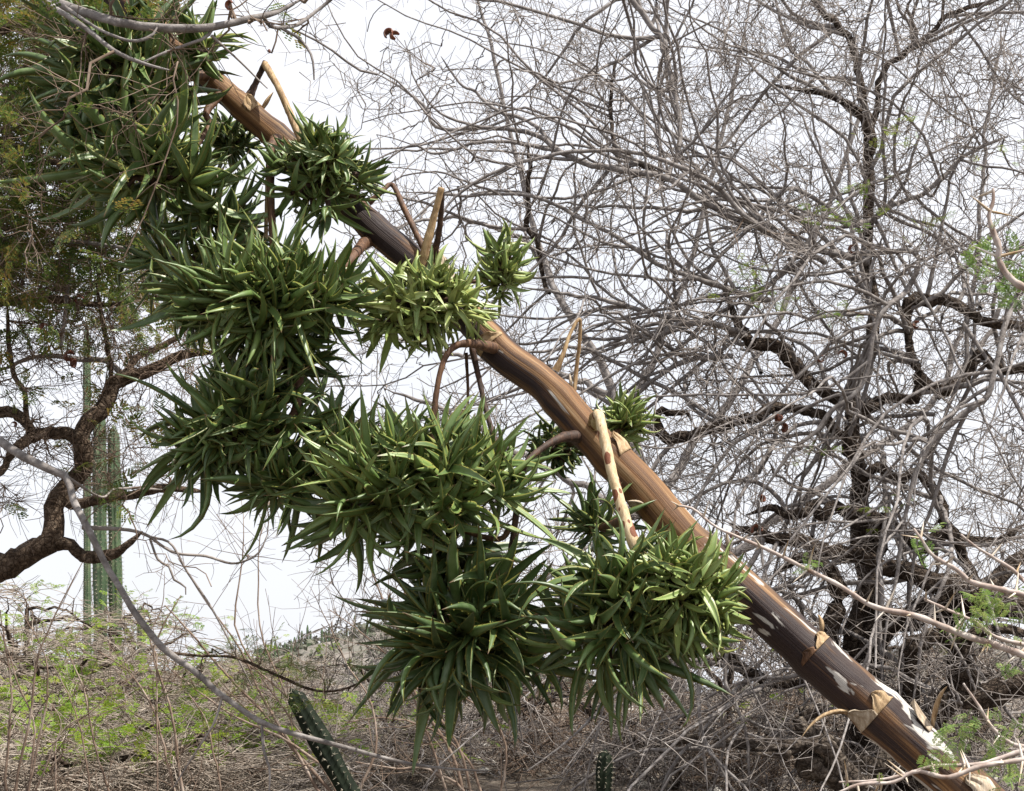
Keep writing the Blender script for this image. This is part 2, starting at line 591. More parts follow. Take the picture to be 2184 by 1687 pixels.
hx = np.linspace(-170, 170, 130)
hy = np.linspace(120, 300, 70)
X, Y = np.meshgrid(hx, hy)
V = np.stack([X, Y, hill_z(X, Y)], -1)
ny, nx = X.shape
I = np.arange(nx * ny).reshape(ny, nx)
F = np.stack([I[:-1, :-1], I[:-1, 1:], I[1:, 1:], I[1:, :-1]], -1).reshape(-1, 4)
link('hill', mesh_np('hill', V.reshape(-1, 3), F, 4), M_HILL, kind='structure')

# scrub clumps covering the far hill: small leafy tufts, uncountable
nt_ = 2000
bx = rng.uniform(-75, 60, nt_)
by = rng.uniform(140, 215, nt_)
tq = 18
cen = np.stack([bx, by, hill_z(bx, by)], -1)[:, None, :] + rng.normal(0, 1, (nt_, tq, 3)) * np.array([0.75, 0.75, 0.38]) + np.array([0, 0, 0.4])
dirs = norm(rng.normal(0, 1, (nt_, tq, 3)))
e2 = norm(np.cross(dirs, rng.normal(0, 1, (nt_, tq, 3))))
s_ = rng.uniform(0.2, 0.5, (nt_, tq, 1))
q = np.stack([cen - dirs * s_, cen + e2 * s_ * .5, cen + dirs * s_, cen - e2 * s_ * .5], 2).reshape(-1, 3)
M_FAR = foliage_mat('far_scrub', (0.055, 0.065, 0.045), (0.10, 0.105, 0.075), (0.17, 0.145, 0.12), 0.15)
link('hill_scrub', mesh_np('hill_scrub', q, np.arange(len(q)).reshape(-1, 4), 4), M_FAR, kind='stuff',
     label='grey green scrub covering the distant hillside', cat='scrub')

# ------------------------------------------------------------------ generic plant pieces
def pinnate_template(pinnae=5, leaflets=7, plen=0.42, lw=0.035, ll=0.10):
    """bipinnate leaf, unit length along +X, leaflets as rhombi"""
    vs = []
    for i in range(pinnae):
        x0 = 0.22 + 0.78 * i / max(1, pinnae - 1)
        for sgn in (-1, 1):
            a = math.radians(58) * sgn
            if i == pinnae - 1:
                a = math.radians(26) * sgn
            ax = np.array([math.cos(a), math.sin(a), 0])
            pl = plen * (1 - 0.25 * abs(i / (pinnae - 1) - 0.5))
            for j in range(leaflets):
                c = np.array([x0, 0, 0]) + ax * pl * (0.18 + 0.82 * j / (leaflets - 1)) + np.array([0, 0, -0.12 * (j / leaflets) ** 2])
                for s2 in (-1, 1):
                    b_ = a + math.radians(62) * s2
                    d = np.array([math.cos(b_), math.sin(b_), 0.12])
                    e = np.array([-math.sin(b_), math.cos(b_), 0])
                    vs += [c, c + d * ll * .5 + e * lw, c + d * ll, c + d * ll * .5 - e * lw]
    return np.array(vs)


T_FINE = pinnate_template(4, 5, 0.42, 0.030, 0.13)
T_COARSE = pinnate_template(3, 4, 0.45, 0.070, 0.20)
T_NEAR = pinnate_template(5, 9, 0.34, 0.024, 0.085)


def rand_frames(d, upness=0.6):
    """x axis = d, z axis roughly up"""
    N = len(d)
    up = np.tile(np.array([[0, 0, 1.0]]), (N, 1)) * upness + rng.normal(0, 0.45, (N, 3))
    x = norm(d)
    y = norm(np.cross(up, x))
    z = np.cross(x, y)
    return np.stack([x, y, z], 1)          # rows = axes


def leaves(template, pos, dirs, size, upness=0.6):
    R = rand_frames(dirs, upness)
    v = np.einsum('mk,nkj->nmj', template, R) * np.asarray(size)[:, None, None] + pos[:, None, :]
    f = np.arange(v.shape[0] * v.shape[1]).reshape(-1, 4)
    return v.reshape(-1, 3), f


def limb_from(poly, n=None, rough=0.08, sides=10, wob=0.0):
    """poly rows: u, v, y, width px  -> pts, radii in world units"""
    w_ = np.array([np.append(P(a[0], a[1], a[2]), px(a[3], a[2]) / 2) for a in poly])
    L = np.sum(np.linalg.norm(np.diff(w_[:, :3], axis=0), axis=1))
    n = n or max(6, int(L / max(0.02, 1.1 * w_[:, 3].mean())))
    n = min(n, 60)
    c = catmull(w_, n)
    p, r = c[:, :3], np.maximum(c[:, 3], 0.0008)
    if wob:
        q = rng.normal(0, 1, p.shape)
        q = (q + np.roll(q, 1, 0) + np.roll(q, -1, 0)) / 1.7
        q[0] = 0
        p = p + q * (r * wob)[:, None]
    return p, r


def add_limb(tree, name, p, r, mat, sides=10, rough=0.1, cap=True, taper=True, **kw):
    bt = Batch()
    if taper and name == 'limb' and len(p) > 5:
        r = r.copy()
        q = max(3, len(p) // 8)
        r[-q:] = np.minimum(r[-q:], np.linspace(r[-q], max(r[-1] * 0.35, 0.002), q))
    if cap:                                 # close the end with a blunt rounded tip
        d = norm(p[-1] - p[-2])
        p = np.vstack([p, p[-1] + d * r[-1] * .35, p[-1] + d * r[-1] * .42])
        r = np.concatenate([r, [r[-1] * .75, r[-1] * 0.02]])
    bt.tubes(p[None], r[None], sides, rough)
    return bt.build(name, mat, tree, **kw)


def attach(nodes, nrad, targets, bend=0.35, rtip=0.0022, rcap=0.012, k=7, order_from=None, wob=0.05, radd=0.0035):
    """joins every target to the nearest existing wood by a curved branch; all wood stays connected"""
    nodes = [np.asarray(nodes)]
    nrad = [np.asarray(nrad)]
    if order_from is not None:
        targets = targets[np.argsort(np.linalg.norm(targets - order_from, axis=1))]
    allp = np.vstack(nodes)
    allr = np.concatenate(nrad)
    cap_ = len(allp) + len(targets) * k
    buf = np.empty((cap_, 3))
    bufr = np.empty(cap_)
    buf[:len(allp)] = allp
    bufr[:len(allp)] = allr
    m_ = len(allp)
    out = []
    outr = []
    for t in targets:
        d2 = np.sum((buf[:m_] - t) ** 2, 1)
        i = int(np.argmin(d2))
        a = buf[i]
        L = math.sqrt(d2[i])
        if L < 0.03:
            continue
        c = (a + t) / 2 + rng.normal(0, bend * L * 0.5, 3)
        s = np.linspace(0, 1, k + 1)[:, None]
        p = a * (1 - s) ** 2 + 2 * c * s * (1 - s) + t * s ** 2
        p[1:] += rng.normal(0, wob * L * 0.5, (k, 3))
        r0 = min(bufr[i] * 0.8, radd + 0.010 * L, rcap)
        r = np.linspace(r0, max(rtip, r0 * 0.4), k + 1)
        out.append(p)
        outr.append(r)
        buf[m_:m_ + k] = p[1:]
        bufr[m_:m_ + k] = r[1:]
        m_ += k
    return np.array(out), np.array(outr)


def pod_mesh(size):
    """curled flat seed pod: a thick strip bent into an S / ring"""
    k = 14
    t = np.linspace(0, 1, k)
    ang = t * 4.6
    rr = 0.42 * (1 - 0.25 * t)
    c = np.stack([rr * np.cos(ang), 0.28 * (t - .5), rr * np.sin(ang)], -1)
    wdt = 0.33 * np.sin(np.clip(t * 3.14, 0.12, 3.02)) ** 0.5
    th_ = np.linspace(0, 2 * math.pi, 9)[:-1]
    out = norm(np.stack([np.cos(ang), np.zeros(k), np.sin(ang)], -1))
    v = c[:, None, :] + wdt[:, None, None] * np.cos(th_)[None, :, None] * np.array([0, 1.0, 0]) + 0.13 * np.sin(th_)[None, :, None] * out[:, None, :] * (wdt / 0.33)[:, None, None]
    v *= size
    idx = np.arange(k * 8).reshape(k, 8)
    f = np.stack([idx[:-1], np.roll(idx, -1, 1)[:-1], np.roll(idx, -1, 1)[1:], idx[1:]], -1).reshape(-1, 4)
    f = np.vstack([f, idx[0, [0, 1, 2, 3]], idx[0, [0, 3, 4, 5]], idx[0, [0, 5, 6, 7]], idx[-1, [3, 2, 1, 0]], idx[-1, [5, 4, 3, 0]], idx[-1, [7, 6, 5, 0]]])
    return mesh_np('seed_pod', v.reshape(-1, 3), f, 4)


POD = pod_mesh(1.0)
POD.materials.append(M_POD)


def pod(tree, u, v, y, spx, nodes):
    """a pod hung from the nearest wood by a short stalk"""
    p = P(u, v, y)
    i = int(np.argmin(np.sum((nodes - p) ** 2, 1)))
    o = bpy.data.objects.new('seed_pod', POD)
    COL.objects.link(o)
    o.parent = tree
    o.matrix_parent_inverse = Matrix.Translation(-Vector(tree['_b']))
    o.location = Vector(p)
    s = px(spx, y)
    o.scale = (s, s, s)
    o.rotation_euler = tuple(rng.uniform(-0.8, 0.8, 3) + np.array([0, 0, rng.uniform(0, 6)]))
    bt = Batch()
    q = np.linspace(0, 1, 5)[:, None]
    pts = nodes[i] * (1 - q) + p * q
    pts[1:-1, 2] -= 0.02
    bt.tubes(pts[None], np.full((1, 5), 0.0022), 4)
    bt.build('pod_stalk', M_TWIGB, tree)

# ------------------------------------------------------------------ the leaning agave flower stalk
STALK_PX = [(180, -70, 60), (300, 35, 56), (372, 100, 56), (445, 166, 56), (540, 248, 58), (600, 300, 60), (700, 392, 63), (796, 485, 65), (863, 541, 66),
            (950, 618, 69), (1064, 748, 73), (1164, 824, 76), (1264, 936, 80), (1364, 1038, 84), (1459, 1146, 87), (1588, 1264, 91), (1722, 1387, 95),
            (1855, 1503, 100), (1989, 1621, 104), (2122, 1738, 108)]


def stalk_y(u):
    return 4.35 - 0.42 * (u - 180) / 2000.0


spts = []
for (u, v, wd) in STALK_PX:
    y = stalk_y(u)
    spts.append(np.append(P(u, v, y), px(wd, y) / 2))
spts = np.array(spts)
# carry the stem on, out of the frame, down to the ground
dv = norm(spts[-1, :3] - spts[-3, :3])
last = spts[-1]
s_ext = 0.0
while True:
    s_ext += 0.35
    q = last[:3] + dv * s_ext + np.array([0, 0, -0.05 * s_ext ** 2])
    spts = np.vstack([spts, np.append(q, last[3] * (1 + 0.06 * s_ext))])
    if q[2] < terrain(q[0], q[1]) - 0.12:
        break
BASE = np.array([spts[-1, 0], spts[-1, 1], float(terrain(spts[-1, 0], spts[-1, 1]))])
agave = thing('agave_stalk', BASE, 'dead brown agave flower stalk leaning diagonally, hung with clusters of green plantlets', 'agave')

ST = catmull(spts[::-1], 230)               # from base to tip
sl = np.concatenate([[0], np.cumsum(np.linalg.norm(np.diff(ST[:, :3], axis=0), axis=1))])
STan = norm(np.gradient(ST[:, :3], axis=0))
SU = np.array([(CU + FPX * p[0] / ((p[1]) * _cp + (p[2] - CAMZ) * _sp)) for p in ST[:, :3]])


def stem_i(u):
    return int(np.argmin(np.abs(SU - u)))


NODES_U = [523, 592, 792, 925, 1048, 1190, 1308, 1500, 1727, 1868, 2060]
rad = ST[:, 3].copy()
for nu in NODES_U:
    s0 = sl[stem_i(nu)]
    rad *= 1 + 0.07 * np.exp(-((sl - s0) / 0.022) ** 2) - 0.05 * np.exp(-((sl - s0 - 0.05) / 0.03) ** 2)
rad *= 1 + 0.018 * np.sin(sl * 9) + 0.012 * np.sin(sl * 23 + 1)
sides = 36
# frame: 'front' towards the camera, 'top' up-right across the stem
front = np.array([0, -1.0, 0])
fr = norm(front - STan * (STan @ front)[:, None])
tp_ = np.cross(STan, fr)
tp_ = np.where((tp_[:, 2] > 0)[:, None], tp_, -tp_)
th = np.linspace(0, 2 * math.pi, sides + 1)  # 0 = back (seam), pi = front
rr = rad[:, None] * (1 + 0.02 * np.sin(5 * th + sl[:, None] * 2) + 0.012 * np.sin(11 * th - sl[:, None] * 3) + 0.008 * np.sin(23 * th))
V = ST[:, None, :3] + rr[..., None] * (-fr[:, None, :] * np.cos(th)[None, :, None] + tp_[:, None, :] * np.sin(th)[None, :, None])
k = len(ST)
I = np.arange(k * (sides + 1)).reshape(k, sides + 1)
F = np.stack([I[:-1, :-1], I[:-1, 1:], I[1:, 1:], I[1:, :-1]], -1).reshape(-1, 4)
me = mesh_np('stem', V.reshape(-1, 3), F, 4)
uvl = me.uv_layers.new(name='UVMap')
uvv = np.stack([np.broadcast_to(th / (2 * math.pi), (k, sides + 1)), np.broadcast_to(sl[:, None], (k, sides + 1))], -1).reshape(-1, 2)
uvl.data.foreach_set('uv', uvv[F.ravel()].astype(np.float32).ravel())
link('stem', me, M_STALK, agave)


def stem_pt(u, ang):
    """surface point and outward normal; ang 0 = towards camera, 90 = upper edge, -90 = lower edge"""
    i = stem_i(u)
    a = math.radians(ang)
    nrm_ = fr[i] * math.cos(a) + tp_[i] * math.sin(a)
    return ST[i, :3] + nrm_ * rad[i], nrm_, STan[i], rad[i]


def sheath(u, ang, wide, length, flare, tipcurl, mat, name='bract'):
    """dry triangular bract hugging the stem at a node and lifting off towards its point"""
    i0 = stem_i(u)
    na, nl = 13, 10
    g = np.empty((2, nl, na, 3))
    for a_ in range(nl):
        t = a_ / (nl - 1)
        s_ = sl[i0] + length * t
        i = int(np.clip(np.searchsorted(sl, s_), 1, len(sl) - 1))
        fq = (s_ - sl[i - 1]) / (sl[i] - sl[i - 1])
        cI, fI, tI = [norm(q_[i - 1] * (1 - fq) + q_[i] * fq) if n_ else q_[i - 1] * (1 - fq) + q_[i] * fq for q_, n_ in ((ST[:, :3], 0), (fr, 1), (tp_, 1))]
        rI = rad[i - 1] * (1 - fq) + rad[i] * fq
        half = wide * (1 - t) ** 0.55 * (1 + 0.22 * math.sin(9 * t + u) * t) + 1.0
        for c_ in range(na):
            x = -1 + 2 * c_ / (na - 1)
            an = math.radians(ang + half * x + 4 * math.sin(6 * t + u))
            nv = fI * math.cos(an) + tI * math.sin(an)
            lift = 0.0015 + flare * t ** 1.6 * (1 - 0.35 * x * x) + 0.004 * (math.sin(7 * x + u) + 0.6 * math.sin(15 * x + 2 * u)) * t + 0.008 * t * abs(x) ** 3
            p = cI + nv * (rI * 1.02 + lift) + np.array([0, 0, tipcurl * t ** 2])
            g[0, a_, c_] = p
            g[1, a_, c_] = p - nv * 0.0022
    idx = np.arange(2 * nl * na).reshape(2, nl, na)
    f = []
    for s in (0, 1):
        q = np.stack([idx[s, :-1, :-1], idx[s, :-1, 1:], idx[s, 1:, 1:], idx[s, 1:, :-1]], -1).reshape(-1, 4)
        f.append(q if s == 0 else q[:, ::-1])
    f.append(np.stack([idx[0, :-1, 0], idx[0, 1:, 0], idx[1, 1:, 0], idx[1, :-1, 0]], -1))
    f.append(np.stack([idx[0, :-1, -1], idx[1, :-1, -1], idx[1, 1:, -1], idx[0, 1:, -1]], -1))
    f.append(np.stack([idx[0, 0, :-1], idx[1, 0, :-1], idx[1, 0, 1:], idx[0, 0, 1:]], -1))
    return link(name, mesh_np(name, g.reshape(-1, 3), np.vstack(f), 4), mat, agave)


sheath(1872, -46, 34, 0.055, 0.010, 0.0, M_BRACT_PALE)
sheath(1876, 14, 28, 0.045, 0.006, 0.0, M_BRACT)
sheath(1962, 58, 22, 0.075, 0.016, 0.0, M_BRACT_PALE)
sheath(2085, 15, 30, 0.07, 0.005, 0.0, M_BRACT_PALE)
sheath(1738, 40, 30, 0.028, 0.004, 0.0, M_BRACT)
sheath(1738, -15, 26, 0.022, 0.004, 0.0, M_PED_BROWN)
sheath(1312, 48, 30, 0.06, 0.012, 0.0, M_BRACT)
sheath(1056, -20, 60, 0.03, 0.003, 0.0, M_BRACT)
sheath(945, 55, 24, 0.08, 0.026, 0.0, M_BRACT_PALE)
sheath(536, 30, 38, 0.04, 0.005, 0.0, M_BRACT)

# long thin curling bracts
LEAFPROF_T = np.array([0, .12, .4, .6, .8, .93, 1.0])
LEAFPROF_W = np.array([.62, .84, 1.0, .82, .48, .20, .02])


def leaf_batch(p0, d, nrm_, L, W, curl, scurl, tone, ch=0.62, th_=0.30, K=10, teeth=8, trop=0.0):
    """succulent blades: returns verts (N, M, 3), faces template (Q,4), leafdata (N, M, 3)"""
    N = len(p0)
    d = norm(d)
    side = norm(np.cross(d, nrm_))
    nn = np.cross(side, d)
    pts = np.empty((N, K, 3))
    T = np.empty((N, K, 3))
    Nn = np.empty((N, K, 3))
    p = p0.copy()
    t_all = np.linspace(0, 1, K) ** 0.9
    cur, cn = d.copy(), nn.copy()
    sd_ = side.copy()
    for i in range(K):
        pts[:, i] = p
        T[:, i] = cur
        Nn[:, i] = cn
        if i < K - 1:
            dt = t_all[i + 1] - t_all[i]
            a = (curl * dt * (0.4 + 1.2 * t_all[i]))[:, None]
            cur = norm(cur + cn * a + sd_ * (scurl * dt)[:, None] + np.array([0, 0, trop * dt]))
            sd_ = norm(np.cross(cur, cn))
            cn = np.cross(sd_, cur)
            p = p + cur * (L * dt)[:, None]
    S = np.cross(T, Nn)
    wv = np.interp(t_all, LEAFPROF_T, LEAFPROF_W)
    xs = np.array([-1, -.55, 0, .55, 1, .5, 0, -.5])
    up = np.array([ch, ch * .28, 0, ch * .28, ch, -th_ * .65, -th_, -th_ * .65])
    hw = (W[:, None] / 2 * wv[None, :])[..., None, None]
    v = pts[:, :, None, :] + hw * (S[:, :, None, :] * xs[None, None, :, None] + Nn[:, :, None, :] * up[None, None, :, None])
    M = K * 8
    verts = v.reshape(N, M, 3)
    data = np.empty((N, K, 8, 3))
    data[..., 0] = np.abs(xs)[None, None, :]
    data[..., 1] = t_all[None, :, None]
    data[..., 2] = tone[:, None, None]
    data = data.reshape(N, M, 3)
    idx = np.arange(M).reshape(K, 8)
    f = np.stack([idx[:-1], np.roll(idx, -1, 1)[:-1], np.roll(idx, -1, 1)[1:], idx[1:]], -1).reshape(-1, 4)[:, ::-1]
    if teeth:
        tv, td, tf = [], [], []
        for e, sg in ((0, -1), (4, 1)):
            for j in range(teeth):
                t = 0.16 + 0.68 * j / (teeth - 1)
                x = t * (K - 1)
                # ring index from uneven spacing
                x = np.interp(t, t_all, np.arange(K))
                i = min(int(x), K - 2)
                fr_ = x - i
                c = v[:, i, e] * (1 - fr_) + v[:, i + 1, e] * fr_
                tg = v[:, i + 1, e] - v[:, i, e]
                tg = norm(tg) * (L * 0.011)[:, None]
                out = S[:, i] * sg * (W * 0.085)[:, None]
                st_ = M + len(tv)
                tv += [c - tg, c + out + tg * .3, c + tg, c - out * .4]
                td += [(1, t)] * 4
                tf.append([st_, st_ + 1, st_ + 2, st_ + 3])
        tv = np.stack(tv, 1)
        dd = np.empty((N, len(td), 3))
        dd[..., :2] = np.array(td)[None]
        dd[..., 2] = tone[:, None] * 0.5
        verts = np.concatenate([verts, tv], 1)
        data = np.concatenate([data, dd], 1)
        f = np.vstack([f, np.array(tf)])
    return verts, f, data


def leaf_mesh(name, verts, f, data):
    N, M, _ = verts.shape
    F_ = (f[None] + (np.arange(N) * M)[:, None, None]).reshape(-1, 4)
    me = mesh_np(name, verts.reshape(-1, 3), F_, 4)
    a = me.attributes.new('leafdata', 'FLOAT_VECTOR', 'POINT')
    a.data.foreach_set('vector', np.ascontiguousarray(data, dtype=np.float32).ravel())
    return me


def dry_blade(u, ang, dirv, L, W, curl, scurl, mat, trop=0.0):
    p, n_, t_, r_ = stem_pt(u, ang)
    vv, ff, dd = leaf_batch((p - n_ * 0.006)[None], np.array([dirv], float), n_[None], np.array([L]), np.array([W]), np.array([curl]), np.array([scurl]), np.array([0.5]), ch=0.5, th_=0.1, teeth=0, trop=trop)
    return link('bract', leaf_mesh('bract', vv, ff, dd), mat, agave)


dry_blade(1850, -62, (-1.0, -0.35, 0.55), 0.17, 0.030, 0.0, 0.0, M_BRACT, -1.7)
dry_blade(1962, 80, (0.05, -0.15, 1.0), 0.13, 0.030, 0.5, -0.8, M_BRACT)
dry_blade(1722, 88, (0.15, 0.0, 1.0), 0.05, 0.035, -0.5, 0.3, M_BRACT)
dry_blade(1395, -40, (-0.5, -0.5, 0.25), 0.07, 0.04, 0.6, 0.0, M_BRACT_PALE)
dry_blade(1520, 80, (-0.2, -0.2, 0.9), 0.06, 0.03, 0.4, 0.0, M_BRACT_PALE)
dry_blade(1185, 85, (-0.2, 0, 0.9), 0.04, 0.03, 0.4, 0.0, M_BRACT_PALE)
dry_blade(540, 85, (0.4, -0.1, 0.8), 0.06, 0.03, 0.4, 0.0, M_BRACT)


# side branches (peduncles), broken and folded
def ped(poly, mat, sides=12, rough=0.05, label=None):
    p, r = limb_from(poly, n=max(14, 8 * len(poly)))
    r = r * (1 + 0.035 * np.sin(np.arange(len(r)) * 1.7 + poly[0][0]))
    return add_limb(agave, 'side_branch', p, r, mat, sides, rough, True, label=label)


sy = stalk_y
ped([(528, 215, sy(528), 24), (545, 178, sy(540), 14), (566, 132, sy(540) - .02, 13)], M_PED_DARK)
ped([(564, 136, sy(540) - .03, 16), (590, 180, 4.2, 15), (615, 235, 4.18, 16), (642, 300, 4.15, 17)], M_PED_TAN, label='tan stick folded down from the stalk')
ped([(590, 296, sy(590) - .06, 26), (576, 322, 4.14, 18), (577, 380, 4.1, 17), (579, 450, 4.08, 17), (585, 560, 4.05, 16)], M_PED_BROWN)
ped([(572, 318, 4.2, 9), (570, 390, 4.22, 9), (568, 470, 4.2, 9), (566, 540, 4.15, 9)], M_PED_TAN)
ped([(786, 432, sy(786), 16), (812, 412, sy(790), 10), (836, 394, sy(800) + .02, 11), (862, 445, 4.2, 13), (902, 528, 4.16, 13)], M_PED_BROWN)
ped([(872, 600, 4.08, 11), (897, 570, 4.08, 14), (908, 530, 4.07, 20), (926, 460, 4.05, 15), (941, 402, 4.03, 14)], M_PED_TAN, label='tan stick standing up from the stalk, bent over at its top')
ped([(943, 402, 4.05, 11), (941, 450, 4.08, 12), (934, 510, 4.12, 14), (922, 548, 4.16, 22), (922, 580, 4.2, 28)], M_PED_DARK)
ped([(812, 500, sy(812), 40), (780, 516, sy(790) - .02, 28), (752, 548, 4.05, 22), (718, 588, 4.0, 18), (650, 640, 3.95, 16)], M_PED_BROWN)
ped([(1052, 742, sy(1052) - .05, 26), (1000, 732, 3.98, 18), (962, 745, 3.96, 14), (940, 790, 3.95, 12), (928, 860, 3.95, 13), (924, 920, 3.95, 15), (922, 985, 3.95, 14)], M_PED_BROWN)
ped([(1030, 742, sy(1030), 18), (1008, 740, 4.12, 16), (1020, 800, 4.12, 12), (1038, 880, 4.1, 11), (1056, 940, 4.06, 13), (1066, 975, 4.05, 12), (1078, 1030, 4.0, 10)], M_PED_DARK)
ped([(1056, 935, 4.07, 13), (1046, 965, 4.06, 7), (1036, 985, 4.05, 5)], M_PED_TAN, sides=8)
ped([(994, 752, 4.18, 8), (998, 830, 4.2, 6), (996, 900, 4.2, 5), (994, 960, 4.2, 4)], M_PED_BROWN, sides=8)
ped([(1185, 790, sy(1185) + .03, 18), (1200, 758, 4.16, 10), (1216, 712, 4.17, 8), (1236, 681, 4.18, 7), (1236, 730, 4.2, 8), (1229, 790, 4.22, 9), (1224, 850, 4.22, 9)], M_PED_TAN)
ped([(1268, 910, sy(1268) - .03, 24), (1276, 884, 3.97, 22), (1290, 940, 3.92, 23), (1306, 1010, 3.89, 22), (1328, 1090, 3.86, 24), (1352, 1158, 3.84, 27), (1385, 1215, 3.84, 30), (1400, 1265, 3.86, 20)],
    M_PED_SPOT, 16, label='pale stick with reddish spots hanging in front of the stalk')
ped([(1262, 915, sy(1262), 20), (1264, 888, 4.02, 14), (1272, 880, 3.98, 10)], M_PED_TAN)
ped([(1250, 935, sy(1245), 36), (1205, 932, 4.06, 22), (1155, 957, 4.0, 14), (1122, 990, 3.97, 14), (1108, 1040, 3.97, 14), (1098, 1120, 3.97, 14), (1088, 1200, 3.98, 15), (1084, 1290, 4.0, 14)], M_PED_DARK)
ped([(640, 780, 4.02, 14), (636, 830, 4.0, 22), (628, 880, 4.0, 18), (590, 920, 4.0, 16)], M_PED_BROWN)
ped([(960, 620, sy(960) + .05, 16), (990, 603, 4.3, 10), (1040, 598, 4.32, 9)], M_PED_BROWN)
ped([(1240, 925, sy(1240) + .05, 20), (1210, 950, 4.3, 16), (1190, 965, 4.32, 12)], M_PED_DARK)
ped([(1280, 945, sy(1280) + .05, 20), (1320, 920, 4.3, 14), (1345, 905, 4.32, 12)], M_PED_BROWN)
ped([(1500, 1180, sy(1500) - .05, 34), (1460, 1220, 3.85, 24), (1420, 1260, 3.84, 20)], M_PED_BROWN)
ped([(440, 160, sy(440) - .04, 26), (380, 165, 4.18, 22), (300, 175, 4.1, 18), (270, 170, 4.08, 12)], M_PED_BROWN)
ped([(470, 200, sy(470) - .02, 22), (440, 240, 4.2, 16), (445, 270, 4.2, 12), (400, 330, 4.14, 14), (340, 370, 4.1, 12)], M_PED_BROWN)
ped([(560, 290, sy(560) + .05, 20), (520, 270, 4.4, 14), (490, 300, 4.42, 12)], M_PED_BROWN)
ped([(700, 420, sy(700) - .05, 30), (690, 390, 4.12, 20), (685, 370, 4.08, 12)], M_PED_BROWN)
ped([(1330, 1110, 3.9, 24), (1300, 1120, 3.98, 16), (1262, 1130, 4.05, 12)], M_PED_BROWN)
ped([(930, 960, 3.95, 14), (900, 1020, 3.95, 16), (870, 1080, 3.95, 12)], M_PED_BROWN)
ped([(1090, 1120, 3.97, 14), (1060, 1150, 3.97, 12), (950, 1120, 3.97, 10)], M_PED_BROWN)

# clusters of plantlets: u, v, y, half-width px, half-height px, leaf px, rosettes, tone, upward bias, label
CL = [
    (265, 140, 4.08, 188, 135, 130, 13, 0.10, 0.25, 'dark large leaved plantlets under the grey limb'),
    (430, 110, 4.14, 80, 90, 95, 5, 0.34, 0.10, 'yellowish green leaves beside the top of the bare stem'),
    (330, 360, 4.05, 180, 150, 140, 14, 0.26, 0.45, 'large plantlet with blades fanning upward and right'),
    (450, 470, 4.12, 110, 85, 100, 7, 0.20, 0.2, None),
    (490, 305, 4.42, 75, 58, 55, 11, 0.05, 0.1, 'dark small leaved tuft hanging behind the stem'),  # low tone paints in the shade this tuft hangs in
    (690, 368, 4.08, 122, 122, 62, 34, 0.30, 0.15, 'round ball of short curling leaves'),
    (560, 640, 3.96, 205, 135, 108, 32, 0.36, 0.25, 'wide dense cluster of grey green blades'),
    (520, 905, 4.0, 175, 130, 110, 19, 0.19, 0.25, 'spiky cluster with narrow upright blades'),
    (620, 1030, 4.02, 130, 85, 105, 10, 0.26, 0.0, None),
    (890, 1040, 3.93, 225, 150, 118, 36, 0.38, 0.35, 'largest cluster, dense upright green blades'),
    (905, 655, 4.0, 132, 98, 66, 30, 0.80, 0.15, 'pale yellow green cluster of short leaves'),
    (1072, 580, 4.33, 58, 92, 62, 11, 0.64, 0.4, 'fresh green tuft standing behind the stem'),
    (1185, 960, 4.32, 60, 62, 50, 9, 0.10, 0.05, 'dark tuft under the stem'),
    (1332, 905, 4.32, 52, 62, 56, 9, 0.62, 0.25, 'light green tuft behind the spotted stick'),
    (1005, 1345, 3.97, 190, 150, 150, 19, 0.07, -0.05, 'dark hanging cluster with a dry brown heart'),
    (1320, 1310, 3.86, 165, 165, 125, 22, 0.20, 0.1, 'broad dark leaved cluster below the spotted stick'),
    (1465, 1265, 3.80, 118, 122, 72, 30, 0.62, 0.15, 'bright small leaved cluster against the stem'),
    (585, 775, 4.06, 125, 62, 100, 6, 0.12, 0.0, None),
    (705, 965, 4.02, 95, 62, 105, 6, 0.20, 0.1, None),
    (965, 1205, 4.02, 120, 70, 115, 6, 0.08, -0.2, None),
    (395, 555, 4.14, 130, 62, 100, 6, 0.14, 0.1, None),
    (240, 250, 4.12, 160, 72, 125, 7, 0.10, 0.1, None),
    (415, 650, 4.0, 85, 95, 95, 6, 0.26, 0.0, None),
    (715, 640, 4.0, 85, 90, 95, 6, 0.32, 0.05, None),
    (430, 960, 4.03, 95, 62, 115, 5, 0.18, 0.0, None),
    (1030, 1010, 3.98, 110, 70, 105, 6, 0.36, 0.2, None),
    (1262, 1125, 4.07, 66, 58, 85, 5, 0.12, 0.1, 'few dark blades behind the spotted stick'),
]
LV, LD, LOWN, LSC = [], [], [], []
cl_objs = []
LF = None
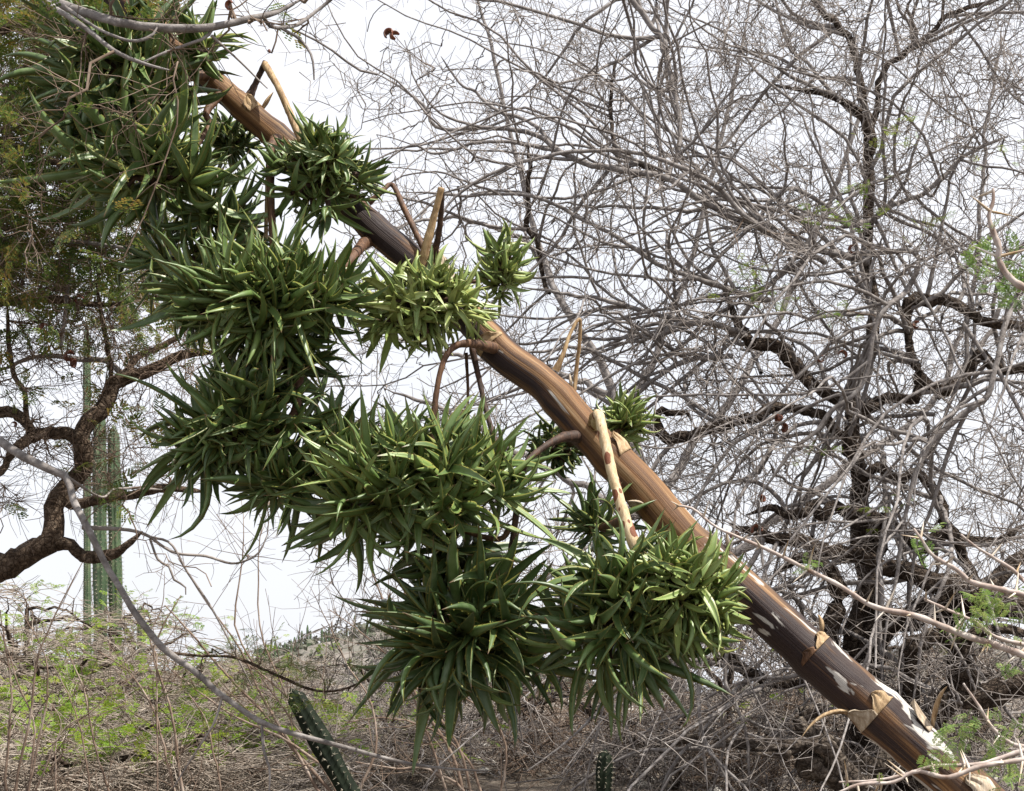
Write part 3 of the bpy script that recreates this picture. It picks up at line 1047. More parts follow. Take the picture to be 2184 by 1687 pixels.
for ci, (u, v, y, hx_, hy_, lp, nr, tone, upb, lab) in enumerate(CL):
    c = P(u, v, y)
    L0 = px(lp, y)
    nr = int(nr * (1.45 if nr > 7 else 1.2))
    core = np.array([max(px(hx_, y) - 0.66 * L0, 0.025), max(px(min(hx_, hy_), y) - 0.66 * L0, 0.025) * .85, max(px(hy_, y) - 0.66 * L0, 0.025)])
    L0 *= 1.26
    # rosette seats spread evenly over the core (Fibonacci sphere, jittered)
    i_ = np.arange(nr) + 0.5
    ph = np.arccos(1 - 2 * i_ / nr)
    az = math.pi * (1 + 5 ** 0.5) * i_ + rng.uniform(0, 6)
    dr = np.stack([np.cos(az) * np.sin(ph), np.sin(az) * np.sin(ph), np.cos(ph)], -1)
    dr = norm(dr + rng.normal(0, 0.22, dr.shape) + np.array([0, -0.30, 0]))
    seat = c + dr * core * rng.uniform(0.4, 1.35, (nr, 1))
    axis = norm(dr * np.array([1, 1, 0.9]) + np.array([0, 0, upb]) + rng.normal(0, 0.45, dr.shape))
    bt = Batch()
    s = np.linspace(0, 1, 5)[None, :, None]
    bp = c[None, None, :] * (1 - s) + (seat + axis * 0.01)[:, None, :] * s
    bp[:, 1:-1] += rng.normal(0, 0.006, (nr, 3, 3))
    bt.tubes(bp, np.tile(np.linspace(0.011, 0.006, 5), (nr, 1)), 6, 0.1)
    co = bt.build('bulbil_cluster', M_PED_DARK, agave)
    if lab:
        co['label'] = lab
    cl_objs.append(co)
    for r_i in range(nr):
        small = lp < 80
        nl = int(rng.integers(9, 13)) if not small else int(rng.integers(8, 12))
        ii = np.arange(nl)
        a = axis[r_i]
        e1 = norm(np.cross(a, rng.normal(0, 1, 3)))
        e2 = np.cross(a, e1)
        azl = ii * 2.39996 + rng.uniform(0, 6) + rng.normal(0, 0.2, nl)
        thl = np.radians(12 + 66 * (ii / (nl - 1)) ** 0.75 + rng.normal(0, 9, nl))
        rad_d = e1[None] * np.cos(azl)[:, None] + e2[None] * np.sin(azl)[:, None]
        d = a[None] * np.cos(thl)[:, None] + rad_d * np.sin(thl)[:, None]
        nrm_ = -rad_d * np.cos(thl)[:, None] + a[None] * np.sin(thl)[:, None]
        sz = rng.uniform(0.62, 1.25)
        L = L0 * sz * (0.62 + 0.42 * np.sqrt(ii / (nl - 1))) * rng.uniform(0.68, 1.34, nl)
        W = L0 * sz * rng.uniform(0.105, 0.145, nl) * (1.3 if small else 1.0)
        curl = rng.normal(0.3 if not small else 0.15, 0.95 if not small else 1.2, nl)
        sc = rng.normal(0, 0.55, nl)
        tn = np.clip(tone + rng.normal(0, 0.10, nl) + rng.normal(0, 0.07), 0, 1)
        p0 = seat[r_i][None] + rad_d * 0.006
        vv, ff, dd = leaf_batch(p0, d, nrm_, L, W, curl, sc, tn, K=8, teeth=6, trop=np.clip(upb, -0.25, 0.5) * 1.3 + rng.normal(0, 0.35))
        LF = ff
        LV.append(vv)
        LD.append(dd)
        LOWN.append(np.full(nl, ci))
        mid = vv[:, :64].mean(1)
        dep = (mid[:, 1] - y) / (core[1] + L0)
        nd = norm(mid - c)
        LSC.append(L / y * (1 - 0.9 * dep) * (0.6 + 0.4 * np.abs(d[:, 0]) + 0.2 * np.abs(d[:, 2])))
LV = np.concatenate(LV)
LD = np.concatenate(LD)
LOWN = np.concatenate(LOWN)
LSC = np.concatenate(LSC)
order = np.argsort(-LSC)
single = order[:300]
rest = order[300:]
for i in single:
    link('leaf', leaf_mesh('leaf', LV[i:i + 1], LF, LD[i:i + 1]), M_AGAVE, cl_objs[LOWN[i]])
link('leaf_mass', leaf_mesh('leaf_mass', LV[rest][:, :64], LF[:56], LD[rest][:, :64]), M_AGAVE, agave, kind='stuff')
print('agave leaves', len(LV))

# ------------------------------------------------------------------ bare trees on the right
def ground_base(u, y):
    p = P(u, 1500, y)
    return np.array([p[0], y, float(terrain(p[0], y))])


def stalk_v(u):
    return np.interp(u, [s[0] for s in STALK_PX], [s[1] for s in STALK_PX])


def sample_uv(n, dens, u0, u1, v0, v1):
    out = []
    while len(out) < n:
        u = rng.uniform(u0, u1)
        v = rng.uniform(v0, v1)
        if rng.random() < dens(u, v):
            out.append((u, v))
    return np.array(out)


def world(uv_, y):
    return np.array([P(a[0], a[1], b_) for a, b_ in zip(uv_, y)])


def twigs_on(B, R, n2, l2, n3, l3, up=0.02, rr=0.6, wob=0.14, rmin2=0.0021, rmin3=0.0013, sides3=3):
    bt = Batch()
    st, d, L, r0 = spawn(B, R, n2, 0.08, (35, 80), l2, rr, 0.004, rmin2)
    p2, r2 = grow(st, d, L, r0, r0 * 0.5, 4, wob, up)
    bt.tubes(p2, r2, 3)
    p3 = None
    if n3:
        st, d, L, r0 = spawn(p2, r2, n3, 0.1, (35, 80), l3, 0.75, 0.0025, rmin3)
        p3, r3 = grow(st, d, L, r0, r0 * 0.55, 3, wob, up)
        bt.tubes(p3, r3, sides3)
    return bt, p2, p3


# --- gnarled tree in the middle distance, right
T1 = thing('bare_tree', ground_base(1880, 8.3), 'thick dark gnarled leafless tree rising behind the lower stalk', 'tree')
yb = 8.3
b0 = ground_base(1880, yb)
LIM1 = [
    # gnarled dark wood: list of (poly, material, name)
    ([(1905, 1700, 8.3, 150), (1880, 1600, 8.3, 110), (1845, 1500, 8.3, 80), (1838, 1410, 8.25, 64), (1822, 1340, 8.2, 56), (1852, 1262, 8.2, 50), (1846, 1190, 8.2, 44), (1835, 1100, 8.2, 40),
      (1824, 980, 8.2, 34), (1822, 866, 8.2, 32), (1846, 780, 8.25, 28), (1862, 660, 8.4, 26), (1852, 520, 8.5, 24), (1854, 400, 8.5, 22), (1852, 290, 8.5, 20), (1828, 232, 8.5, 17), (1772, 207, 8.5, 13), (1705, 190, 8.5, 9), (1640, 180, 8.5, 6)], M_GNARL, 'trunk'),
    ([(2100, 1285, 8.0, 46), (2022, 1252, 7.9, 42), (1939, 1234, 7.8, 38), (1889, 1211, 7.8, 34), (1839, 1187, 7.8, 32), (1772, 1181, 7.8, 28), (1722, 1157, 7.8, 28), (1640, 1146, 7.8, 24), (1560, 1120, 7.9, 16)], M_GNARL, 'limb'),
    ([(1850, 1420, 8.2, 70), (1920, 1340, 8.15, 60), (2000, 1280, 8.1, 52), (2090, 1290, 8.1, 48), (2184, 1290, 8.1, 44), (2300, 1250, 8.2, 38)], M_GNARL, 'limb'),
    ([(1822, 864, 8.2, 30), (1788, 857, 8.2, 28), (1722, 803, 8.2, 28), (1672, 753, 8.2, 27), (1595, 723, 8.2, 24), (1560, 660, 8.3, 14), (1545, 600, 8.4, 9)], M_GNARL, 'limb'),
    ([(1830, 880, 8.2, 30), (1889, 857, 8.2, 24), (1949, 850, 8.2, 22), (1957, 797, 8.2, 20), (1942, 740, 8.2, 17), (1935, 640, 8.2, 24), (1989, 640, 8.2, 25), (2045, 655, 8.2, 24), (2120, 690, 8.2, 20), (2240, 700, 8.2, 16)], M_GNARL, 'limb'),
    ([(1835, 1000, 8.2, 26), (1790, 915, 8.1, 20), (1738, 878, 8.1, 20), (1655, 873, 8.1, 22), (1555, 907, 8.1, 22), (1470, 930, 8.1, 24), (1420, 925, 8.1, 22), (1400, 900, 8.1, 20), (1418, 880, 8.1, 18), (1460, 884, 8.1, 16), (1475, 900, 8.1, 8)], M_GNARL, 'limb'),
    ([(1838, 1130, 8.15, 34), (1889, 1108, 8.1, 26), (1810, 1095, 8.0, 24), (1772, 1078, 8.0, 22), (1755, 1110, 8.0, 22), (1738, 1082, 8.0, 22), (1690, 1097, 8.0, 20), (1640, 1085, 8.0, 14), (1590, 1100, 8.0, 9)], M_GNARL, 'limb'),
    ([(1845, 1080, 8.2, 24), (1858, 1004, 8.1, 19), (1922, 1024, 8.1, 19), (1960, 1010, 8.1, 20), (1995, 1047, 8.1, 22), (2022, 1126, 8.0, 22), (2060, 1180, 8.0, 24), (2085, 1260, 8.0, 26)], M_GNARL, 'limb'),
    ([(1957, 800, 8.2, 18), (2010, 830, 8.2, 22), (2072, 787, 8.3, 24), (2089, 747, 8.3, 20), (2110, 780, 8.3, 22), (2170, 792, 8.3, 20), (2260, 780, 8.3, 14)], M_GNARL, 'limb'),
    ([(1860, 1540, 8.2, 60), (1872, 1618, 7.9, 40), (1805, 1618, 7.8, 34), (1755, 1572, 7.7, 34), (1712, 1563, 7.7, 33), (1702, 1535, 7.7, 33), (1738, 1515, 7.7, 28), (1768, 1508, 7.75, 12)], M_DEAD, 'limb'),
    ([(2230, 1440, 7.4, 48), (2184, 1450, 7.4, 50), (2110, 1482, 7.4, 52), (2045, 1502, 7.4, 46)], M_GNARL, 'limb'),
    ([(1840, 1400, 8.3, 40), (1780, 1420, 8.3, 26), (1700, 1460, 8.2, 20), (1620, 1445, 8.2, 22), (1560, 1400, 8.2, 20), (1500, 1420, 8.2, 10)], M_GNARL, 'limb'),
    ([(1870, 1570, 8.3, 46), (1760, 1640, 8.3, 44), (1700, 1600, 8.2, 30), (1600, 1590, 8.1, 22), (1500, 1570, 8.1, 18), (1420, 1590, 8.1, 10)], M_DEAD, 'limb'),
    ([(1852, 300, 8.5, 16), (1840, 200, 8.6, 15), (1825, 117, 8.6, 16), (1808, 87, 8.6, 16), (1772, 43, 8.6, 15), (1738, 0, 8.6, 13), (1700, -80, 8.6, 9)], M_GNARL, 'limb'),
    ([(1856, 330, 8.5, 16), (1880, 160, 8.6, 13), (1930, 118, 8.7, 13), (1995, 67, 8.7, 12), (2016, 33, 8.7, 11), (2122, 0, 8.7, 9), (2200, -40, 8.7, 7)], M_GNARL, 'limb'),
    ([(1900, 1640, 8.2, 120), (1960, 1560, 8.15, 80), (2020, 1500, 8.1, 62), (2060, 1400, 8.0, 52), (2030, 1330, 8.0, 44), (2080, 1270, 8.1, 36), (2160, 1190, 8.2, 28), (2250, 1150, 8.2, 20)], M_GNARL, 'limb'),
    ([(1850, 1520, 8.25, 70), (1800, 1440, 8.1, 54), (1770, 1330, 8.0, 44), (1790, 1270, 8.0, 38), (1760, 1210, 8.0, 30), (1700, 1190, 8.0, 22), (1650, 1230, 8.0, 14)], M_GNARL, 'limb'),
    ([(1870, 1560, 8.1, 70), (1950, 1470, 7.9, 46), (1930, 1390, 7.8, 40), (1985, 1350, 7.8, 34), (2050, 1365, 7.8, 28), (2130, 1340, 7.8, 20), (2220, 1360, 7.8, 12)], M_GNARL, 'limb'),
    ([(1845, 1190, 8.2, 40), (1900, 1130, 8.2, 34), (1950, 1170, 8.2, 30), (2010, 1140, 8.2, 26), (2090, 1160, 8.2, 20), (2190, 1120, 8.2, 14)], M_GNARL, 'limb'),
    # smooth grey boughs arching to the left and hanging in front
    ([(1850, 560, 8.4, 18), (1700, 520, 8.2, 16), (1580, 470, 8.1, 15), (1500, 430, 8.0, 15), (1420, 380, 8.0, 15), (1297, 361, 8.0, 14), (1247, 351, 8.0, 14), (1214, 334, 8.0, 13), (1190, 321, 8.0, 13), (1147, 291, 8.0, 12), (1080, 274, 8.0, 11),
      (1013, 271, 8.0, 10), (957, 277, 8.0, 9), (920, 264, 8.0, 8), (910, 230, 8.0, 8), (856, 187, 8.0, 6), (780, 144, 8.0, 4)], M_GREY, 'limb'),
    ([(1195, 323, 8.0, 10), (1130, 260, 8.1, 9), (1057, 234, 8.1, 8), (1013, 194, 8.1, 7), (983, 180, 8.1, 6), (940, 120, 8.1, 4)], M_GREY, 'limb'),
    ([(1192, 324, 8.0, 9), (1097, 304, 7.9, 8), (1017, 304, 7.9, 8), (930, 327, 7.9, 6), (873, 311, 7.9, 5), (800, 361, 7.9, 4)], M_GREY, 'limb'),
    ([(1760, 560, 8.2, 14), (1600, 470, 7.8, 12), (1530, 400, 7.7, 11), (1431, 347, 7.6, 10), (1331, 321, 7.6, 9), (1264, 321, 7.6, 9), (1164, 334, 7.6, 9), (1064, 364, 7.6, 8), (997, 401, 7.6, 7), (947, 451, 7.6, 6), (930, 520, 7.6, 4)], M_GREY, 'limb'),
    ([(1640, 640, 8.2, 14), (1500, 600, 7.9, 11), (1400, 560, 7.9, 11), (1297, 494, 7.9, 10), (1231, 461, 7.9, 9), (1147, 421, 7.9, 8), (1064, 413, 7.9, 8), (997, 418, 7.9, 7), (947, 414, 7.9, 7), (850, 408, 7.9, 4)], M_GREY, 'limb'),
    ([(1595, 723, 8.2, 14), (1520, 692, 8.1, 12), (1431, 677, 8.1, 11), (1297, 643, 8.1, 10), (1197, 626, 8.1, 8), (1114, 613, 8.1, 6)], M_GREY, 'limb'),
    ([(1560, 760, 8.2, 12), (1459, 770, 8.1, 11), (1381, 823, 8.1, 9), (1341, 857, 8.1, 7), (1250, 900, 8.1, 4)], M_GREY, 'limb'),
    ([(1820, 540, 8.4, 12), (1949, 540, 7.6, 12), (1939, 613, 7.6, 12), (1889, 656, 7.5, 12), (1865, 703, 7.5, 11), (1855, 763, 7.5, 11), (1832, 830, 7.5, 11), (1772, 880, 7.5, 10), (1738, 924, 7.5, 9), (1688, 964, 7.5, 8), (1642, 1027, 7.5, 6), (1600, 1090, 7.5, 4)], M_GREY, 'limb'),
    ([(2200, 560, 8.0, 14), (2149, 680, 7.6, 13), (2109, 830, 7.5, 13), (2072, 870, 7.5, 14), (2005, 924, 7.5, 14), (1962, 984, 7.5, 12), (1930, 1100, 7.5, 9), (1912, 1230, 7.5, 8), (1890, 1330, 7.5, 6), (1880, 1450, 7.5, 4)], M_GREY, 'limb'),
    ([(1590, 713, 8.2, 14), (1521, 690, 8.0, 13), (1454, 690, 8.0, 12), (1390, 720, 8.0, 8), (1330, 700, 8.0, 5)], M_GREY, 'limb'),
    ([(1860, 470, 8.5, 14), (1805, 478, 8.3, 12), (1760, 440, 8.2, 11), (1688, 401, 8.2, 10), (1640, 430, 8.1, 10), (1615, 468, 8.1, 9), (1521, 563, 8.0, 8), (1480, 640, 8.0, 5)], M_GREY, 'limb'),
    ([(1858, 470, 8.5, 14), (1900, 440, 8.3, 12), (1989, 400, 8.2, 11), (2060, 330, 8.2, 9), (2150, 290, 8.2, 7)], M_GREY, 'limb'),
    ([(1127, 300, 8.05, 6), (1127, 360, 8.1, 9), (1127, 430, 8.15, 10), (1127, 488, 8.2, 11), (1150, 530, 8.2, 11), (1160, 600, 8.2, 9), (1172, 626, 8.15, 8)], M_GNARL, 'limb'),
    ([(1317, 110, 8.3, 5), (1304, 184, 8.3, 8), (1304, 267, 8.3, 9), (1317, 317, 8.2, 10), (1357, 341, 8.1, 11), (1420, 385, 8.05, 12)], M_GNARL, 'limb'),
    ([(1420, 385, 8.0, 10), (1450, 300, 8.1, 11), (1430, 150, 8.2, 13), (1414, 84, 8.2, 14), (1391, 57, 8.2, 14), (1347, 0, 8.2, 13), (1290, -60, 8.2, 10)], M_GREY, 'limb'),
    ([(1900, 1060, 7.7, 6), (1875, 1180, 7.6, 10), (1880, 1290, 7.5, 9), (1850, 1400, 7.5, 8), (1800, 1520, 7.5, 6)], M_GREY, 'limb'),
    ([(2000, 1050, 8.1, 10), (2030, 1180, 7.6, 10), (1975, 1330, 7.5, 9), (1960, 1420, 7.5, 7), (1945, 1520, 7.5, 5)], M_GREY, 'limb'),
    ([(1630, 1146, 7.8, 12), (1560, 1280, 7.7, 10), (1500, 1400, 7.7, 10), (1490, 1500, 7.6, 8), (1500, 1590, 7.6, 7), (1510, 1690, 7.6, 5)], M_GREY, 'limb'),
    ([(1660, 1150, 7.8, 9), (1600, 1300, 7.6, 8), (1545, 1420, 7.6, 8), (1590, 1560, 7.6, 7), (1600, 1690, 7.6, 5)], M_GREY, 'limb'),
]
nodes, nrad = [], []
for poly, mt, nm in LIM1:
    if nm == 'limb' and poly[0][3] < poly[-1][3]:
        poly = poly[::-1]
    gn = mt is not M_GREY
    p, r = limb_from(poly, wob=0.35 if gn else 0.25)
    if nm == 'trunk':
        p = np.vstack([b0 + np.array([0.12, 0, -0.2]), b0 + np.array([0.1, 0, 0.1]), p])
        r = np.concatenate([[0.26, 0.21], r])
    add_limb(T1, nm, p, r, mt, 14 if gn else 8, 0.20 if gn else 0.06)
    nodes.append(p)
    nrad.append(r)
nodes = np.vstack(nodes)
nrad = np.concatenate(nrad)


def dens1(u, v):
    sv = stalk_v(u)
    if v < sv:                              # above the stalk: thickens towards the right
        a = np.clip((u - 620) / 950, 0.0, 1.0) ** 1.2 * 0.9 + 0.08
        if v < 330 and u < 760:
            a *= 0.7
        return a
    if u < 1500:
        if v < 1160:
            return 0.30 if u > 800 else 0.12
        return 0.30
    return 0.9


st, d, L, r0 = spawn(np.array([catmull(np.column_stack([nodes[i:i + 12], nrad[i:i + 12]]), 12)[:, :3] for i in range(0, len(nodes) - 12, 12)]),
                     np.array([nrad[i:i + 12] for i in range(0, len(nodes) - 12, 12)]), 4.0, 0.0, (30, 85), (0.9, 2.4), 0.7, 0.013, 0.007)
su, sv_ = CU + FPX * st[:, 0] / (st[:, 1] * _cp), CV - FPX * (st[:, 2] - CAMZ - st[:, 1] * math.tan(PITCH)) / st[:, 1]
ok = np.where(sv_ > 980, rng.random(len(st)) < 0.24, np.where(su > 1250, rng.random(len(st)) < 0.8, rng.random(len(st)) < 0.4))
st, d, L, r0 = st[ok], d[ok], L[ok], r0[ok]
d[:, 0] -= 0.35
d[:, 1] *= 0.7
q1, s1 = grow(st, d, L, r0, r0 * 0.3, 14, 0.17, 0.0)
hang = sv_[ok] > 700
q1[hang, :, 2] -= (np.linspace(0, 1, 15) ** 2)[None, :] * L[hang, None] * 0.45
gzz = terrain(q1[..., 0], q1[..., 1]) + 0.05
q1[..., 2] = np.maximum(q1[..., 2], gzz)
bt = Batch()
bt.tubes(q1, s1, 6, 0.05)
bt.build('boughs', M_GREY, T1, kind='stuff')
nodes_l = np.vstack([nodes, q1.reshape(-1, 3)])
nrad_l = np.concatenate([nrad, s1.ravel()])
uvt = sample_uv(560, dens1, 640, 2320, -120, 1720)
tg = world(uvt, 8.1 + rng.normal(0, 0.75, len(uvt)))
B1, R1 = attach(nodes_l, nrad_l, tg, 0.50, 0.0035, 0.020, 8, b0 + np.array([0, 0, 1.5]), 0.10, 0.009)
uvt = sample_uv(1050, dens1, 640, 2320, -120, 1720)
tg = world(uvt, 8.1 + rng.normal(0, 0.75, len(uvt)))
B1b, R1b = attach(np.vstack([nodes_l, B1.reshape(-1, 3)]), np.concatenate([nrad_l, R1.ravel()]), tg, 0.45, 0.0028, 0.010, 8, b0 + np.array([0, 0, 1.5]), 0.10, 0.0045)
B1, R1 = np.concatenate([B1, B1b]), np.concatenate([R1, R1b])
bt = Batch()
bt.tubes(B1, R1, 5)
bt.build('branches', M_GREY, T1, kind='stuff')
bt, p2, p3 = twigs_on(B1, R1, 4.4, (0.14, 0.46), 1.7, (0.06, 0.2), rmin2=0.0024, rmin3=0.0015)
bt.build('twigs', M_TWIG, T1, kind='stuff')
# a few live sprigs
sel = [(1765, 460), (1800, 660), (1745, 955), (1905, 300), (1925, 270), (1600, 570), (1830, 395), (1990, 490), (2120, 330), (1800, 470), (1660, 650), (1890, 1085), (1590, 610)]
pos, dirs = [], []
for (u, v) in sel:
    c = P(u, v, 7.6)
    for _ in range(9):
        pos.append(c + rng.normal(0, 1, 3) * np.array([0.07, 0.06, 0.03]))
        dirs.append(rng.normal(0, 1, 3) * np.array([1, 1, 0.3]))
sprig_pos, sprig_dirs = np.array(pos), np.array(dirs)
bt2 = Batch()
v_, f_ = leaves(T_FINE, sprig_pos, sprig_dirs, rng.uniform(0.035, 0.06, len(pos)))
bt2.raw(v_, f_)
bt2.build('foliage', M_LEAF_BRIGHT, T1, kind='stuff')
cn_ = np.array([P(u, v, 7.6) for u, v in sel])
ob, orr = attach(nodes, nrad, cn_, 0.3, 0.0015, 0.004, 6)
bt3 = Batch()
bt3.tubes(ob, orr, 4)
bt3.build('sprig_stems', M_TWIGB, T1, kind='stuff')
allw1 = np.vstack([nodes, B1.reshape(-1, 3)])
for (u, v, s) in [(1820, 532, 24), (1797, 757, 22), (1752, 765, 20), (1660, 895, 24), (1670, 912, 24), (1625, 1064, 20), (1955, 693, 18), (1615, 1130, 28), (1568, 1143, 24), (828, 72, 26), (842, 76, 24)]:
    pod(T1, u, v, 7.6, s, allw1)

# --- second, finer bare tree further back
T2b = ground_base(1420, 12.5)
T2 = thing('bare_tree', T2b, 'slender pale leafless tree further back, seen between the clusters and the stalk', 'tree')
LIM2 = [
    ([(1430, 1560, 12.5, 44), (1440, 1380, 12.5, 38), (1415, 1200, 12.5, 34), (1380, 1050, 12.5, 28), (1330, 900, 12.6, 22), (1230, 700, 12.6, 17), (1150, 520, 12.7, 13), (1090, 300, 12.7, 10), (1050, 120, 12.7, 8), (1020, 0, 12.7, 6)], 'trunk'),
    ([(1400, 1120, 12.5, 22), (1250, 1040, 12.5, 15), (1100, 960, 12.5, 12), (960, 880, 12.5, 9), (820, 830, 12.5, 6)], 'limb'),
    ([(1300, 840, 12.6, 16), (1150, 780, 12.6, 11), (1000, 760, 12.6, 9), (860, 730, 12.6, 6)], 'limb'),
    ([(1330, 900, 12.6, 18), (1420, 700, 12.8, 14), (1500, 450, 12.9, 11), (1560, 200, 13, 9), (1600, 0, 13, 6)], 'limb'),
    ([(1390, 1080, 12.5, 22), (1520, 900, 12.7, 17), (1650, 700, 12.9, 14), (1760, 450, 13, 11), (1850, 200, 13, 8), (1900, 0, 13, 5)], 'limb'),
    ([(1430, 1260, 12.5, 26), (1600, 1150, 12.7, 20), (1800, 1000, 12.8, 16), (2000, 850, 13, 13), (2200, 600, 13.2, 9)], 'limb'),
    ([(1160, 540, 12.7, 12), (1040, 480, 12.7, 9), (900, 470, 12.7, 7), (760, 520, 12.6, 5)], 'limb'),
    ([(2000, 850, 13, 12), (2080, 600, 13, 10), (2100, 300, 13, 8), (2140, 50, 13, 6)], 'limb'),
    ([(1435, 1350, 12.5, 24), (1300, 1330, 12.3, 15), (1180, 1400, 12.2, 11), (1050, 1480, 12.2, 8), (900, 1500, 12.2, 6)], 'limb'),
    ([(1438, 1400, 12.5, 22), (1560, 1420, 12.3, 15), (1720, 1480, 12.2, 11), (1900, 1500, 12.2, 8)], 'limb'),
]
nodes2, nrad2 = [], []
for poly, nm in LIM2:
    p, r = limb_from(poly, wob=0.5)
    if nm == 'trunk':
        p = np.vstack([T2b + np.array([0, 0, -0.15]), p])
        r = np.concatenate([[0.11], r])
    add_limb(T2, nm, p, r, M_GREY, 10, 0.1)
    nodes2.append(p)
    nrad2.append(r)
nodes2 = np.vstack(nodes2)
nrad2 = np.concatenate(nrad2)


def dens2(u, v):
    sv = stalk_v(u)
    if v < sv:
        return np.clip((u - 560) / 800, 0.04, 1.0) * 0.75
    if v < 1180:
        return 0.35 if u > 700 else 0.15
    return 0.55


uvt = sample_uv(700, dens2, 640, 2300, -100, 1560)
tg = world(uvt, 12.6 + rng.normal(0, 0.7, len(uvt)))
B2, R2 = attach(nodes2, nrad2, tg, 0.45, 0.0045, 0.022, 7, T2b + np.array([0, 0, 1.5]), 0.09, 0.008)
bt = Batch()
bt.tubes(B2, R2, 4)
bt.build('branches', M_GREY, T2, kind='stuff')
bt, p2, p3 = twigs_on(B2, R2, 4.5, (0.2, 0.6), 1.6, (0.1, 0.35), rmin2=0.0034, rmin3=0.0022)
bt.build('twigs', M_TWIG, T2, kind='stuff')

